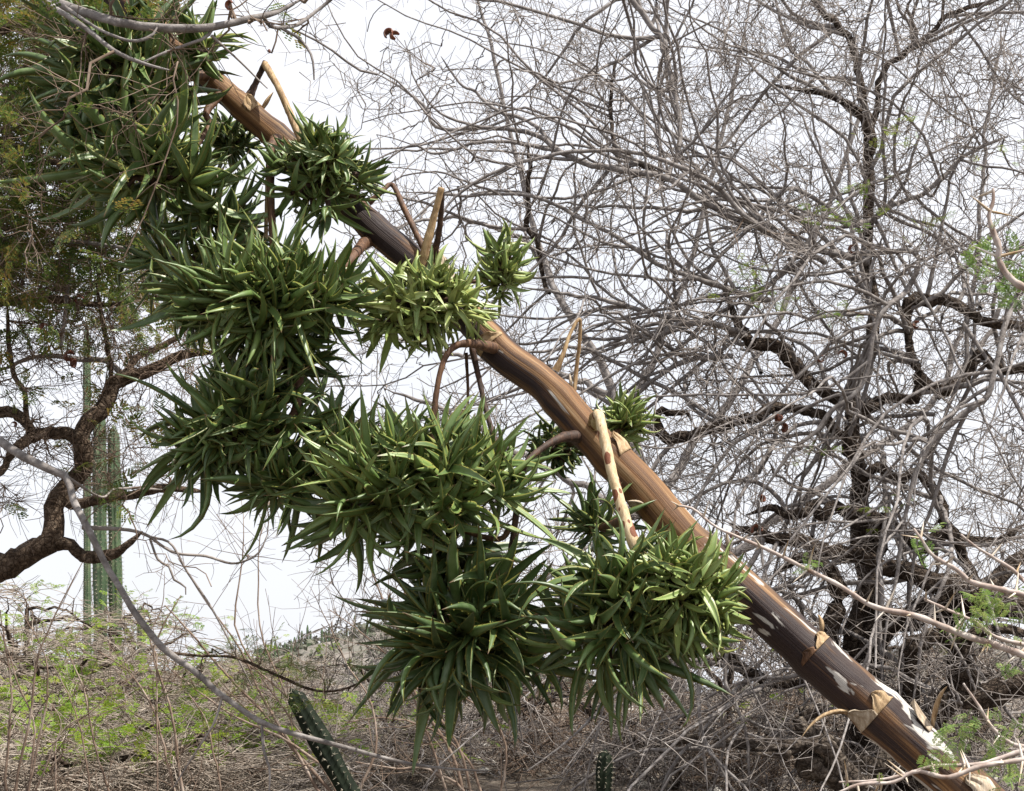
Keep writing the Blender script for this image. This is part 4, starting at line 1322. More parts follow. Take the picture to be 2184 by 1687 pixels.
# ------------------------------------------------------------------ leafy gnarled tree on the left
T3b = np.array([-2.6, 5.6, float(terrain(-2.6, 5.6))])
T3 = thing('gnarled_tree', T3b, 'twisting brown gnarled tree with small olive leaves beside the top clusters', 'tree')
root = [tuple(T3b + np.array([0, 0, -0.15])) + (0.12,), tuple(T3b + np.array([0.02, 0, 0.35])) + (0.085,)]
LIM3 = [
    ([(-260, 1420, 5.6, 75), (-150, 1290, 5.5, 62), (0, 1205, 5.4, 58), (60, 1172, 5.4, 52), (102, 1140, 5.4, 46), (120, 1085, 5.4, 40), (150, 1030, 5.4, 38), (170, 980, 5.4, 38), (172, 935, 5.4, 38), (190, 890, 5.4, 38), (225, 850, 5.4, 36), (255, 815, 5.4, 34),
      (310, 795, 5.4, 26), (370, 770, 5.4, 22), (430, 752, 5.4, 17), (500, 760, 5.4, 10)], M_BROWN, 'trunk'),
    ([(90, 1160, 5.4, 40), (140, 1158, 5.4, 26), (170, 1178, 5.4, 24), (205, 1190, 5.38, 25), (245, 1175, 5.36, 22), (302, 1134, 5.34, 9)], M_BROWN, 'limb'),
    ([(135, 1060, 5.4, 30), (170, 1076, 5.38, 22), (220, 1066, 5.36, 21), (290, 1050, 5.35, 19), (345, 1042, 5.35, 17), (400, 1044, 5.35, 12), (440, 1050, 5.4, 8)], M_BROWN, 'limb'),
    ([(172, 945, 5.4, 30), (140, 928, 5.42, 26), (95, 922, 5.45, 26), (50, 940, 5.45, 25), (20, 975, 5.4, 18), (0, 1010, 5.4, 14), (-60, 1040, 5.4, 10)], M_BROWN, 'limb'),
    ([(70, 925, 5.45, 22), (40, 885, 5.5, 24), (0, 880, 5.5, 26), (-80, 900, 5.5, 26), (-180, 1000, 5.5, 30), (-230, 1250, 5.5, 40)], M_BROWN, 'limb'),
    ([(255, 815, 5.4, 24), (290, 765, 5.45, 15), (350, 735, 5.5, 13), (382, 715, 5.5, 12), (385, 700, 5.5, 9)], M_BROWN, 'limb'),
    ([(265, 805, 5.4, 16), (225, 770, 5.5, 12), (160, 765, 5.5, 12), (80, 760, 5.5, 10), (0, 790, 5.5, 8)], M_GREY, 'limb'),
    # riser out of the frame carrying the leafy crown
    ([(-220, 1330, 5.5, 56), (-240, 1100, 5.5, 48), (-200, 850, 5.4, 44), (-150, 640, 5.3, 40), (-140, 400, 5.2, 36), (-120, 150, 5.0, 32), (-60, 0, 4.8, 26), (0, -60, 4.6, 22)], M_BROWN, 'limb'),
    ([(-150, 640, 5.3, 30), (-60, 640, 5.2, 24), (0, 642, 5.1, 21), (70, 635, 5.1, 19), (150, 640, 5.1, 15), (230, 650, 5.1, 10), (330, 632, 5.1, 7), (380, 640, 5.1, 5)], M_BROWN, 'limb'),
    ([(-140, 400, 5.2, 26), (-40, 370, 5.1, 16), (60, 352, 5.0, 13), (150, 345, 5.0, 10), (230, 330, 5.0, 6)], M_BROWN, 'limb'),
    ([(-145, 540, 5.2, 26), (-40, 500, 5.1, 16), (60, 520, 5.0, 12), (150, 515, 4.9, 10), (240, 525, 4.8, 8), (300, 540, 4.7, 5)], M_GREY, 'limb'),
    ([(-130, 200, 5.0, 26), (-40, 110, 5.0, 24), (40, 50, 5.0, 20), (110, 60, 5.0, 14), (180, 120, 5.0, 9)], M_BROWN, 'limb'),
    # pale limbs crossing in front of the top clusters
    ([(0, -60, 4.6, 24), (60, -20, 4.2, 23), (100, -2, 3.9, 22), (150, 16, 3.78, 22), (234, 44, 3.72, 21), (300, 55, 3.7, 20), (400, 63, 3.7, 19), (468, 54, 3.72, 17), (551, 34, 3.75, 15), (600, 22, 3.8, 12), (660, -10, 3.85, 10)], M_GREY, 'limb'),
    ([(70, -18, 4.2, 15), (110, 12, 3.8, 14), (150, 38, 3.74, 12), (190, 65, 3.7, 11), (240, 105, 3.68, 10), (300, 134, 3.68, 9), (362, 150, 3.68, 6)], M_GREY, 'limb'),
    ([(140, 15, 3.78, 10), (190, 50, 3.7, 7), (240, 75, 3.68, 7), (280, 88, 3.67, 7), (320, 78, 3.68, 9), (335, 58, 3.69, 8)], M_GREY, 'limb'),
    ([(455, 57, 3.72, 9), (440, 80, 3.72, 8), (400, 95, 3.72, 7), (350, 112, 3.7, 6), (300, 135, 3.69, 5)], M_GREY, 'limb'),
    ([(560, 33, 3.76, 9), (575, 55, 3.8, 9), (600, 60, 3.8, 9), (640, 50, 3.85, 9), (680, 20, 3.9, 8), (730, -20, 3.9, 8)], M_GREY, 'limb'),
    ([(600, 60, 3.8, 7), (640, 85, 3.85, 7), (665, 120, 3.85, 6), (670, 170, 3.85, 4)], M_GREY, 'limb'),
    ([(450, 75, 3.72, 7), (500, 120, 3.75, 5), (540, 160, 3.8, 4), (570, 188, 3.8, 3)], M_TWIG, 'limb'),
    # long slender bough sweeping down to the right
    ([(-190, 800, 5.3, 26), (-90, 880, 4.9, 20), (0, 940, 4.6, 19), (50, 972, 4.5, 18), (105, 1000, 4.5, 17), (140, 1015, 4.5, 16), (158, 1070, 4.45, 15), (190, 1130, 4.4, 15), (225, 1205, 4.4, 14), (262, 1265, 4.38, 14), (295, 1320, 4.36, 14), (350, 1385, 4.35, 14), (415, 1430, 4.34, 13),
      (470, 1480, 4.33, 12), (540, 1530, 4.32, 11), (610, 1560, 4.3, 11), (700, 1585, 4.3, 10), (800, 1612, 4.3, 9), (880, 1630, 4.3, 8), (960, 1640, 4.3, 7), (1040, 1645, 4.3, 4)], M_GREY, 'limb'),
    ([(352, 1392, 4.36, 7), (420, 1398, 4.4, 6), (500, 1402, 4.4, 6), (570, 1430, 4.4, 6), (640, 1462, 4.4, 6), (700, 1476, 4.4, 5), (760, 1460, 4.4, 4), (800, 1430, 4.4, 3)], M_BROWN, 'limb'),
    ([(558, 1537, 4.32, 6), (562, 1600, 4.3, 6), (575, 1640, 4.3, 5), (574, 1700, 4.3, 4)], M_GREY, 'limb'),
    ([(475, 1485, 4.33, 5), (455, 1545, 4.3, 5), (420, 1600, 4.3, 4), (370, 1680, 4.3, 3)], M_TWIG, 'limb'),
    ([(140, 1015, 4.5, 8), (215, 1060, 4.6, 5), (250, 1042, 4.8, 5), (345, 1044, 5.2, 5)], M_TWIG, 'limb'),
    ([(175, 1125, 5.4, 10), (260, 1128, 5.4, 8), (310, 1140, 5.4, 7), (370, 1178, 5.4, 6), (440, 1186, 5.4, 6), (500, 1202, 5.4, 5), (550, 1180, 5.4, 4), (570, 1140, 5.4, 3)], M_TWIG, 'limb'),
    ([(320, 1145, 5.4, 6), (365, 1160, 5.4, 5), (400, 1220, 5.4, 5), (440, 1280, 5.4, 5), (475, 1340, 5.4, 4), (510, 1410, 5.4, 4), (540, 1470, 5.4, 3)], M_TWIG, 'limb'),
    ([(320, 1150, 5.4, 5), (338, 1195, 5.4, 5), (362, 1210, 5.4, 5), (370, 1235, 5.4, 5), (394, 1250, 5.4, 4), (396, 1268, 5.4, 3)], M_TWIG, 'limb'),
    ([(240, 835, 5.4, 12), (238, 780, 5.35, 10), (228, 735, 5.3, 9), (220, 690, 5.25, 9), (208, 620, 5.2, 8), (215, 560, 5.2, 6)], M_BROWN, 'limb'),
    ([(60, 930, 5.45, 12), (52, 840, 5.4, 11), (30, 800, 5.4, 11), (18, 720, 5.4, 9), (15, 650, 5.3, 7)], M_BROWN, 'limb'),
    ([(130, 740, 5.0, 8), (135, 700, 5.0, 9), (142, 640, 5.0, 9), (148, 570, 5.0, 8), (150, 520, 4.9, 6)], M_GREY, 'limb'),
]
nodes3, nrad3 = [], []
for poly, mt, nm in LIM3:
    p, r = limb_from(poly, wob=0.22 if mt is M_BROWN else 0.12)
    if nm == 'trunk':
        rt = np.array(root)
        p = np.vstack([rt[:, :3], p])
        r = np.concatenate([rt[:, 3], r])
    add_limb(T3, nm, p, r, mt, 14 if mt is M_BROWN else 9, 0.13 if mt is M_BROWN else 0.05)
    nodes3.append(p)
    nrad3.append(r)
nodes3 = np.vstack(nodes3)
nrad3 = np.concatenate(nrad3)


def dens3(u, v):
    if v < 660:
        if u > 330 and v > 130:
            return 0.0
        if u > 330:
            return 0.18 if v < 110 else 0.06
        return 1.0
    if v < 1100:
        return 0.35 if u < 450 else 0.04
    return 0.03


uvt = sample_uv(640, dens3, -120, 720, -80, 1240)
yy = np.where(uvt[:, 1] < 660, rng.uniform(4.62, 5.7, len(uvt)), 5.4 + rng.normal(0, 0.35, len(uvt)))
yy = np.where((uvt[:, 0] > 330) & (uvt[:, 1] < 130), rng.uniform(3.65, 3.95, len(uvt)), yy)
frontl = (uvt[:, 1] < 560) & (uvt[:, 0] < 330) & (rng.random(len(uvt)) < 0.03)
yy = np.where(frontl, rng.uniform(3.65, 3.8, len(uvt)), yy)
tg = world(uvt, yy)
bk = nodes3[:, 1] > 4.45
tb_ = tg[:, 1] > 4.4
Ba, Ra = attach(nodes3[bk], nrad3[bk], tg[tb_], 0.40, 0.0018, 0.010, 7, T3b + np.array([0, 0, 2.0]), 0.08)
Bb, Rb = attach(nodes3[~bk], nrad3[~bk], tg[~tb_], 0.40, 0.0016, 0.008, 7, None, 0.08)
B3, R3 = np.concatenate([Ba, Bb]), np.concatenate([Ra, Rb])
bt = Batch()
bt.tubes(B3, R3, 5)
bt.build('branches', M_TWIGB, T3, kind='stuff')
bt, p2, p3 = twigs_on(B3, R3, 6, (0.08, 0.28), 1.9, (0.03, 0.13), rmin2=0.0013, rmin3=0.0009)
bt.build('twigs', M_TWIGB, T3, kind='stuff')
# sparse twiglets and thorns along the sweeping bough and other slender limbs
allw3 = np.vstack([nodes3, B3.reshape(-1, 3)])


def pix_of(p):
    yc = p[:, 1] * _cp + (p[:, 2] - CAMZ) * _sp
    zc = -p[:, 1] * _sp + (p[:, 2] - CAMZ) * _cp
    return CU + FPX * p[:, 0] / yc, CV - FPX * zc / yc


ends = np.concatenate([p2[:, [2, 4]].reshape(-1, 3), p3[:, -1]])
ed = np.concatenate([(p2[:, [3, 4]] - p2[:, [2, 3]]).reshape(-1, 3), p3[:, -1] - p3[:, -2]])
eu, ev = pix_of(ends)
lowf = np.interp(ev, [-200, 560, 660, 760, 1100], [1.0, 1.0, 0.65, 0.10, 0.03])
lowf = lowf * np.where((eu > 360) & (ev < 160), 0.25, 1.0)
lowf = lowf * np.where((ends[:, 1] < 4.42) & (ev > 45) & (eu > 50), 0.12, 1.0)
clump = 0.5 + 0.5 * np.sin(ends[:, 0] * 9 + 1) * np.sin(ends[:, 2] * 11 + ends[:, 1] * 5)
keep = rng.random(len(ends)) < lowf * (0.25 + 0.75 * clump)
ends, ed = ends[keep], ed[keep]
cap_n = 3600
if len(ends) > cap_n:
    s_ = rng.choice(len(ends), cap_n, replace=False)
    ends, ed = ends[s_], ed[s_]
v_, f_ = leaves(T_COARSE, ends, ed + rng.normal(0, 0.02, ed.shape), rng.uniform(0.034, 0.066, len(ends)), 0.8)
bt = Batch()
bt.raw(v_, f_)
bt.build('foliage', M_LEAF_DARK, T3, kind='stuff')
# leaves on the brown side bough of the sweeping limb
pos, dirs = [], []
for (u, v, n_) in [(480, 1385, 8), (540, 1375, 8), (560, 1425, 8), (600, 1420, 10), (450, 1440, 6), (640, 1440, 8), (700, 1440, 8), (395, 1460, 6), (660, 1500, 6), (720, 1500, 6), (590, 1520, 5), (420, 1530, 5), (230, 1045, 6), (220, 1060, 4), (760, 1440, 5)]:
    for _ in range(n_):
        pos.append(P(u, v, 4.38) + rng.normal(0, 1, 3) * np.array([0.03, 0.03, 0.016]))
        dirs.append(rng.normal(0, 1, 3) * np.array([1, 1, .4]))
pos, dirs = np.array(pos), np.array(dirs)
ob, orr = attach(nodes3, nrad3, pos[::3], 0.3, 0.0012, 0.002, 5)
bt = Batch()
bt.tubes(ob, orr, 4)
bt.build('sprig_stems', M_TWIGB, T3, kind='stuff')
bt = Batch()
v_, f_ = leaves(T_FINE, pos, dirs, rng.uniform(0.03, 0.05, len(pos)), 0.8)
bt.raw(v_, f_)
bt.build('foliage', M_LEAF_DARK, T3, kind='stuff')
for (u, v, y, s) in [(148, 760, 5.0, 26), (155, 775, 5.0, 24), (92, 698, 5.0, 20), (170, 640, 5.0, 26), (750, 803, 3.9, 13), (744, 832, 3.9, 16), (575, 110, 3.8, 11), (490, 12, 3.7, 24), (30, 905, 5.3, 14)]:
    if u > 700:
        continue
    pod(T3, u, v, y, s, allw3)

# ------------------------------------------------------------------ low scrub on the slope
def pick(a, n):
    return a if len(a) <= n else a[rng.choice(len(a), n, replace=False)]


def scrub(name, u, y, vtop, hw, lab, grp, leafy, layers=3, nt=110, wood=M_TWIGB, twig=M_TWIGP, leaf=M_LEAF_BRIGHT, flat=0.32, thick=0.85, cat='bush', n2=7.5, n3=1.7):
    c = P(u, vtop, y)
    bz = float(terrain(c[0], y))
    base = np.array([c[0], y, bz])
    top = max(c[2], bz + 0.35)
    t = thing(name, base, lab, cat, grp)
    R_ = px(hw, y)
    hgt = top - bz
    # crooked stem and spreading boughs
    kn = 9
    tr = np.array([base + np.array([0, 0, -0.1]), base + np.array([rng.normal(0, .05), rng.normal(0, .05), hgt * .3]), base + np.array([rng.normal(0, .14), rng.normal(0, .1), hgt * .6]),
                   base + np.array([rng.normal(0, .2), rng.normal(0, .15), hgt * .86])])
    tp3 = catmull(tr, kn)
    trr = np.linspace(0.035, 0.014, kn) * (0.6 + 0.5 * hgt)
    add_limb(t, 'trunk', tp3, trr, M_GNARL, 9, 0.15)
    nd, nr_ = [tp3], [trr]
    for i in range(6):
        a = i * 1.05 + rng.uniform(0, 0.6)
        e = np.array([math.cos(a) * R_ * rng.uniform(.6, .95), math.sin(a) * R_ * .8 * rng.uniform(.6, .95), 0])
        j = int(rng.integers(kn // 2, kn))
        s0 = tp3[j]
        end = s0 + e
        end[2] = bz + hgt * rng.uniform(0.55, 0.95)
        mid = (s0 + end) / 2 + np.array([rng.normal(0, .05), rng.normal(0, .05), rng.uniform(-0.02, 0.14)])
        p = catmull(np.array([s0, mid, end]), 10)
        p[1:] += rng.normal(0, 0.015, (9, 3))
        r = np.linspace(trr[j] * .8, 0.004, 10)
        add_limb(t, 'limb', p, r, M_GNARL, 6, 0.1)
        nd.append(p)
        nr_.append(r)
    nd, nr_ = np.vstack(nd), np.concatenate(nr_)
    rad_ = np.sqrt(rng.uniform(0, 1, nt))
    a = rng.uniform(0, 6.283, nt)
    lay = np.round(rng.uniform(0, 1, nt) * layers) / layers
    tg_ = np.stack([base[0] + np.cos(a) * rad_ * R_, y + np.sin(a) * rad_ * R_ * 0.8,
                    top - lay * hgt * thick - 0.22 * hgt * rad_ ** 2 + rng.normal(0, 0.03, nt)], -1)
    Bs, Rs = attach(nd, nr_, tg_, 0.22, 0.0030, 0.011, 6, base + np.array([0, 0, hgt * .6]), 0.05)
    b_ = Batch()
    b_.tubes(Bs, Rs, 4)
    b_.build('branches', wood, t, kind='stuff')
    b_ = Batch()
    st, d, L, r0 = spawn(Bs, Rs, n2, 0.05, (30, 80), (0.12, 0.5), 0.75, 0.0055, 0.0030)
    d[:, 2] *= flat
    q2, s2 = grow(st, d, L, r0, r0 * 0.6, 4, 0.15, 0.01, 0.85 if flat < .8 else 1.0)
    b_.tubes(q2, s2, 3)
    st, d, L, r0 = spawn(q2, s2, n3, 0.1, (35, 80), (0.05, 0.20), 0.85, 0.004, 0.0019)
    d[:, 2] *= flat
    q3, s3 = grow(st, d, L, r0, r0 * 0.6, 2, 0.15, 0.0, 0.85 if flat < .8 else 1.0)
    b_.tubes(q3, s3, 3)
    b_.build('twigs', twig, t, kind='stuff')
    if leafy > 0:
        en = np.concatenate([q3[:, -1], q2[:, -1]])
        dd_ = np.concatenate([q3[:, -1] - q3[:, -2], q2[:, -1] - q2[:, -2]])
        cl = np.sin(en[:, 0] * 6.1 + u) * np.sin(en[:, 1] * 5.3 + 2) + 0.8 * (en[:, 2] - (top - .4 * hgt)) / (0.4 * hgt)
        cl = cl + 0.6 * np.sin(en[:, 0] * 17 + 3) * np.sin(en[:, 1] * 15 + u)
        kp = np.where(cl > 1.12)[0]
        kp = pick(kp, int(leafy * 0.30))
        if len(kp):
            v_, f_ = leaves(T_COARSE, en[kp], dd_[kp] + rng.normal(0, .02, (len(kp), 3)), rng.uniform(0.04, 0.075, len(kp)), 1.0)
            b_ = Batch()
            b_.raw(v_, f_)
            b_.build('foliage', leaf, t, kind='stuff')
    return t


SL = 'low flat topped thorn bush of layered grey twigs with bright green leaf tufts'
SG = 'flat topped thorn bushes on the slope'
OWN = {235: 'flat topped thorn bush spread around the foot of the tall ribbed cacti', 560: 'flat topped thorn bush growing right behind the black green leaning cactus',
       820: 'bright green leafy thorn bush on the bare ground under the hanging clusters', 690: 'green thorn bush beside the small cactus standing in the open',
       60: 'pale twiggy flat topped bush just under the thick lower limb of the twisting trunk'}
for (u, y, vt, hw, lf) in [(60, 11.5, 1255, 260, 220), (235, 13, 1285, 230, 260), (400, 12.5, 1385, 200, 160), (140, 10.2, 1375, 260, 420), (330, 10.0, 1440, 240, 380), (20, 9.2, 1470, 230, 420),
                           (210, 8.6, 1535, 250, 480), (480, 9.4, 1500, 200, 320), (400, 7.9, 1590, 220, 520), (90, 7.6, 1610, 220, 420), (560, 8.6, 1575, 180, 520), (690, 10.5, 1530, 170, 420),
                           (570, 15, 1400, 150, 120), (820, 9.6, 1590, 150, 380)]:
    scrub('thorn_bush', u, y, vt, hw, OWN.get(u, SL), SG, lf)
TL = 'leafless brown thicket bush tangled on the ground below the hanging clusters'
TG = 'bare thicket bushes under the stalk'
for (u, y, vt, hw) in [(800, 11.5, 1400, 190), (980, 10.4, 1470, 210), (1130, 11.2, 1360, 220), (1290, 10.2, 1480, 220), (1420, 9.6, 1540, 200), (1560, 11.4, 1300, 220), (1650, 9.5, 1500, 190), (2060, 9.4, 1400, 260), (1930, 10.4, 1300, 240)]:
    scrub('thicket_bush', u, y, vt, hw, TL, TG, 26, 4, 130, M_GNARL, M_TWIGB if u % 4 else M_TWIG, M_LEAF_BRIGHT, 0.8, 0.9, n2=5.5, n3=1.4)


# ------------------------------------------------------------------ multi-stemmed shrubs with long bare stems
def stems_shrub(name, base_u, y, polys, mat, lab, twmat, tw=8):
    b_ = ground_base(base_u, y)
    t = thing(name, b_, lab, 'shrub')
    allp, allr = [], []
    for poly in polys:
        p, r = limb_from([(a[0], a[1], y + a[3] if len(a) > 3 else y, a[2] * 0.54) for a in poly], n=16, wob=0.9)
        p = np.vstack([b_ + np.array([rng.normal(0, .04), rng.normal(0, .04), -0.05]), (b_ + p[0]) / 2 + rng.normal(0, 0.02, 3), p])
        r = np.concatenate([[r[0] * 1.3, r[0] * 1.1], r])
        add_limb(t, 'stem', p, r, mat, 7, 0.06)
        allp.append(catmull(p, 18))
        allr.append(np.interp(np.linspace(0, 1, 18), np.linspace(0, 1, len(r)), r))
    A, Rr = np.array(allp), np.array(allr)
    b2 = Batch()
    st, d, L, r0 = spawn(A, Rr, tw, 0.25, (25, 60), (0.15, 0.6), 0.5, 0.0035, 0.0014)
    q2, s2 = grow(st, d, L, r0, r0 * 0.5, 6, 0.12, 0.05)
    b2.tubes(q2, s2, 4)
    st, d, L, r0 = spawn(q2, s2, 3, 0.1, (30, 70), (0.05, 0.22), 0.7, 0.002, 0.0010)
    q3, s3 = grow(st, d, L, r0, r0 * 0.6, 3, 0.12, 0.02)
    b2.tubes(q3, s3, 3)
    b2.build('twigs', twmat, t, kind='stuff')
    return t


stems_shrub('bare_stem_shrub', 730, 6.8, [
    [(725, 1720, 16), (640, 1610, 13), (560, 1520, 11), (470, 1420, 9), (400, 1345, 7), (350, 1290, 4)],
    [(740, 1720, 15), (690, 1640, 13), (600, 1570, 10), (500, 1525, 8), (420, 1475, 6), (340, 1410, 4)],
    [(700, 1710, 14), (630, 1600, 11), (560, 1480, 9), (500, 1370, 7), (430, 1270, 5), (380, 1190, 3)],
    [(735, 1700, 12), (690, 1600, 10), (640, 1520, 8), (560, 1440, 7), (480, 1390, 5), (430, 1370, 3)],
    [(745, 1700, 12), (660, 1580, 8), (590, 1430, 7), (553, 1330, 7), (551, 1230, 6), (556, 1130, 4), (580, 1060, 2)],
    [(740, 1700, 12), (640, 1560, 8), (540, 1420, 7), (498, 1330, 7), (512, 1230, 6), (520, 1130, 4), (512, 1050, 2)],
    [(760, 1700, 12), (800, 1600, 9), (790, 1500, 7), (740, 1420, 6), (700, 1330, 4), (660, 1250, 2)],
], M_TAN, 'many tan bare stems fanning up left from behind the dark leaning cactus', M_TWIGB)
stems_shrub('bare_stem_shrub', 1010, 7.4, [
    [(1000, 1720, 14), (960, 1600, 12), (900, 1500, 11), (862, 1420, 12), (850, 1350, 11), (815, 1270, 8), (790, 1210, 5)],
    [(1010, 1720, 12), (980, 1600, 10), (900, 1480, 8), (850, 1420, 7), (770, 1350, 5), (700, 1300, 3)],
    [(860, 1430, 8), (890, 1380, 7), (870, 1290, 6), (850, 1220, 4)],
    [(1040, 1720, 12), (1000, 1620, 9), (930, 1560, 8), (820, 1530, 6), (740, 1540, 3)],
    [(1060, 1720, 10), (1080, 1620, 8), (1060, 1540, 7), (980, 1480, 5)],
    [(1000, 1700, 10), (920, 1640, 9), (840, 1640, 8), (760, 1625, 5)],
], M_TAN, 'reddish forked bare stems between the dark hanging cluster and the distant hill', M_TWIGB)
stems_shrub('bare_stem_shrub', 40, 6.0, [
    [(20, 1720, 12), (12, 1600, 10), (22, 1480, 8), (10, 1380, 6), (0, 1300, 4)],
    [(30, 1720, 12), (45, 1620, 10), (72, 1500, 9), (78, 1410, 8), (110, 1330, 6), (150, 1250, 5), (180, 1190, 3)],
    [(50, 1720, 10), (75, 1560, 8), (35, 1460, 6), (20, 1400, 4), (0, 1340, 3)],
    [(125, 1720, 8), (122, 1600, 6), (130, 1540, 4), (110, 1500, 3)],
    [(60, 1700, 9), (85, 1560, 8), (100, 1420, 6), (60, 1330, 4), (30, 1280, 3)],
    [(70, 1700, 8), (130, 1560, 6), (190, 1520, 5), (250, 1470, 3)],
], M_TAN, 'pale whitish bare stems forking upward at the edge of the flat topped bushes', M_TWIGB)
stems_shrub('bare_stem_shrub', 330, 6.2, [
    [(398, 1720, 12), (380, 1600, 10), (362, 1500, 9), (338, 1420, 8), (334, 1390, 9), (350, 1330, 6), (385, 1270, 4)],
    [(375, 1720, 11), (355, 1620, 9), (325, 1510, 8), (280, 1440, 6), (210, 1390, 4)],
    [(240, 1720, 10), (210, 1610, 8), (190, 1530, 7), (170, 1450, 6), (140, 1380, 4)],
    [(334, 1395, 6), (320, 1350, 4), (345, 1300, 4), (350, 1220, 2)],
    [(190, 1720, 9), (180, 1600, 7), (150, 1490, 5), (100, 1400, 3)],
    [(480, 1720, 9), (455, 1600, 7), (440, 1540, 6), (400, 1480, 4)],
], M_TAN, 'brown slender bare stems standing just behind the sweeping grey bough', M_TWIGB)


# ------------------------------------------------------------------ columnar cacti
def cactus(u0, v0, u1, v1, y, wpx, lab, mat=M_CACTUS, ribs=9, extra=(), grp=None, spines=True, to_ground=True):
    top = P(u0, v0, y)
    bot = P(u1, v1, y)
    gz = float(terrain(bot[0], y))
    if to_ground and bot[2] > gz:
        d = (bot - top) / (top[2] - bot[2] + 1e-6)
        bot = bot + d * (bot[2] - gz + 0.1) * (1 if d[2] < 0 else 0)
        bot[2] = gz - 0.1
    if bot[2] > terrain(bot[0], y) - 0.05:
        bot[2] = float(terrain(bot[0], y)) - 0.1
    base = np.array([bot[0], y, float(terrain(bot[0], y))])
    t = thing('columnar_cactus', base, lab, 'cactus', grp)
    cols = [(top, bot, px(wpx, y) / 2)]
    for (du, vt, w2) in extra:
        tt = P(u0 + du, vt, y + 0.15 * (1 if du > 0 else -1))
        cols.append((tt, np.array([bot[0] + px(du, y) * .8, tt[1], bot[2]]), px(w2, y) / 2))
    for (a, b_, R_) in cols:
        k = 26
        s = np.linspace(0, 1, k)
        pts = b_[None] * (1 - s[:, None]) + a[None] * s[:, None]
        r = R_ * (0.92 + 0.08 * np.sin(s * 21 + u0)) * np.minimum(1, np.sqrt(np.clip((1.0 - s) / 0.05, 0, 1)) * .95 + 0.05)
        sd_ = ribs * 4
        v, f = tube_arrays(pts[None], r[None], sd_)
        v = v.reshape(k, sd_, 3)
        prof = 1 - 0.20 * (0.5 - 0.5 * np.cos(np.arange(sd_) * 2 * math.pi * ribs / sd_)) ** 0.7
        v = pts[:, None, :] + (v - pts[:, None, :]) * prof[None, :, None]
        o = link('column', mesh_np('column', v.reshape(-1, 3), f, 4), mat, t)
        if spines:
            H = np.linalg.norm(a - b_)
            nrow = max(6, int(H / (R_ * 0.55)))
            bs_ = Batch()
            SP, SD = [], []
            for ri in range(ribs):
                for q in range(nrow):
                    sp = (q + 0.5) / nrow
                    x = sp * (k - 1)
                    i = min(int(x), k - 2)
                    pt = v[i, ri * 4] * (1 - x + i) + v[i + 1, ri * 4] * (x - i)
                    cpt = pts[i] * (1 - x + i) + pts[i + 1] * (x - i)
                    nv = norm(pt - cpt)
                    for _ in range(5):
                        SP.append(pt)
                        SD.append(nv + rng.normal(0, 0.6, 3))
            SP, SD = np.array(SP), np.array(SD)
            ln = rng.uniform(0.15, 0.4, len(SP)) * R_
            p_, r_ = grow(SP, SD, ln, np.full(len(SP), R_ * .022), np.full(len(SP), R_ * .006), 1, 0.0)
            bs_.tubes(p_, r_, 3)
            bs_.build('spines', M_SPINE, o, kind='stuff')
    return t


cactus(212, 870, 214, 1320, 14.5, 32, 'tall green cactus of two joined ribbed columns behind the twisting trunk', extra=[(30, 905, 31)])
cactus(185, 685, 186, 1310, 16.5, 17, 'thin tall ribbed cactus column reaching up among the olive leaves')
cactus(301, 1290, 301, 1390, 15.0, 19, 'short dark green cactus stub showing beside the sweeping bough')
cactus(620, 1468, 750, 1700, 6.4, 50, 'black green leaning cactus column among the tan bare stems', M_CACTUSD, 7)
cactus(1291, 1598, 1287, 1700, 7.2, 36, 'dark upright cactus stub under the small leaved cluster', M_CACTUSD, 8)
cactus(690, 1475, 690, 1560, 24, 10, 'small grey green cactus standing in the open beyond the leaning cactus', to_ground=False)
FL = 'tiny cactus column standing on the crest of the distant hill'
FG = 'far cacti on the hill'
for u in (562, 570, 577, 584, 592, 612, 626, 634, 648, 660, 690, 706, 742, 760, 786):
    xx = (u - CU) / FPX * 183
    zz = float(hill_z(np.array(xx), np.array(183.0)))
    h = rng.uniform(1.1, 2.6)
    t = thing('far_cactus', (xx, 183.0, zz), FL, 'cactus', FG)
    s = np.linspace(0, 1, 8)
    p = np.stack([np.full(8, xx) + rng.normal(0, .05), np.full(8, 183.0), zz - 0.3 + s * (h + .3)], -1)
    r = 0.13 * np.minimum(1, np.sqrt(np.clip((1.02 - s) / .15, 0, 1)))
    b_ = Batch()
    b_.tubes(p[None], r[None], 8)
    b_.build('column', M_CACTUS, t)
    if rng.random() < .6:
        b_ = Batch()
        p2_ = p + np.array([rng.choice([-.35, .35]), 0.1, 0]) * np.minimum(1, s * 4)[:, None]
        p2_[:, 2] = zz - .3 + s * (h * .75 + .3)
        b_.tubes(p2_[None], r[None] * .9, 8)
        b_.build('column', M_CACTUS, t)

# ------------------------------------------------------------------ broken stump and dead wood, lower right
sb = ground_base(1730, 7.6)
stp = thing('broken_stump', sb, 'splintered pale hollow stump lying below the curled dead limb', 'stump')
p, r = limb_from([(1850, 1700, 7.55, 80), (1790, 1648, 7.5, 62), (1735, 1630, 7.45, 56), (1712, 1618, 7.45, 50)], n=14)
p = np.vstack([sb + np.array([0.3, 0.1, -0.1]), p])
r = np.concatenate([[0.12], r])
add_limb(stp, 'log', p, r, M_DEAD, 16, 0.28)
for poly in ([(1790, 1640, 7.45, 40), (1755, 1594, 7.4, 34), (1708, 1586, 7.4, 30), (1660, 1592, 7.38, 24), (1612, 1598, 7.38, 6)], [(1720, 1590, 7.4, 18), (1660, 1610, 7.36, 14), (1600, 1606, 7.36, 4)], [(1720, 1600, 7.4, 16), (1650, 1578, 7.38, 12), (1618, 1580, 7.38, 3)]):
    p, r = limb_from(poly, n=14, wob=0.2)
    add_limb(stp, 'splinter', p, r, M_DEAD, 9, 0.3)

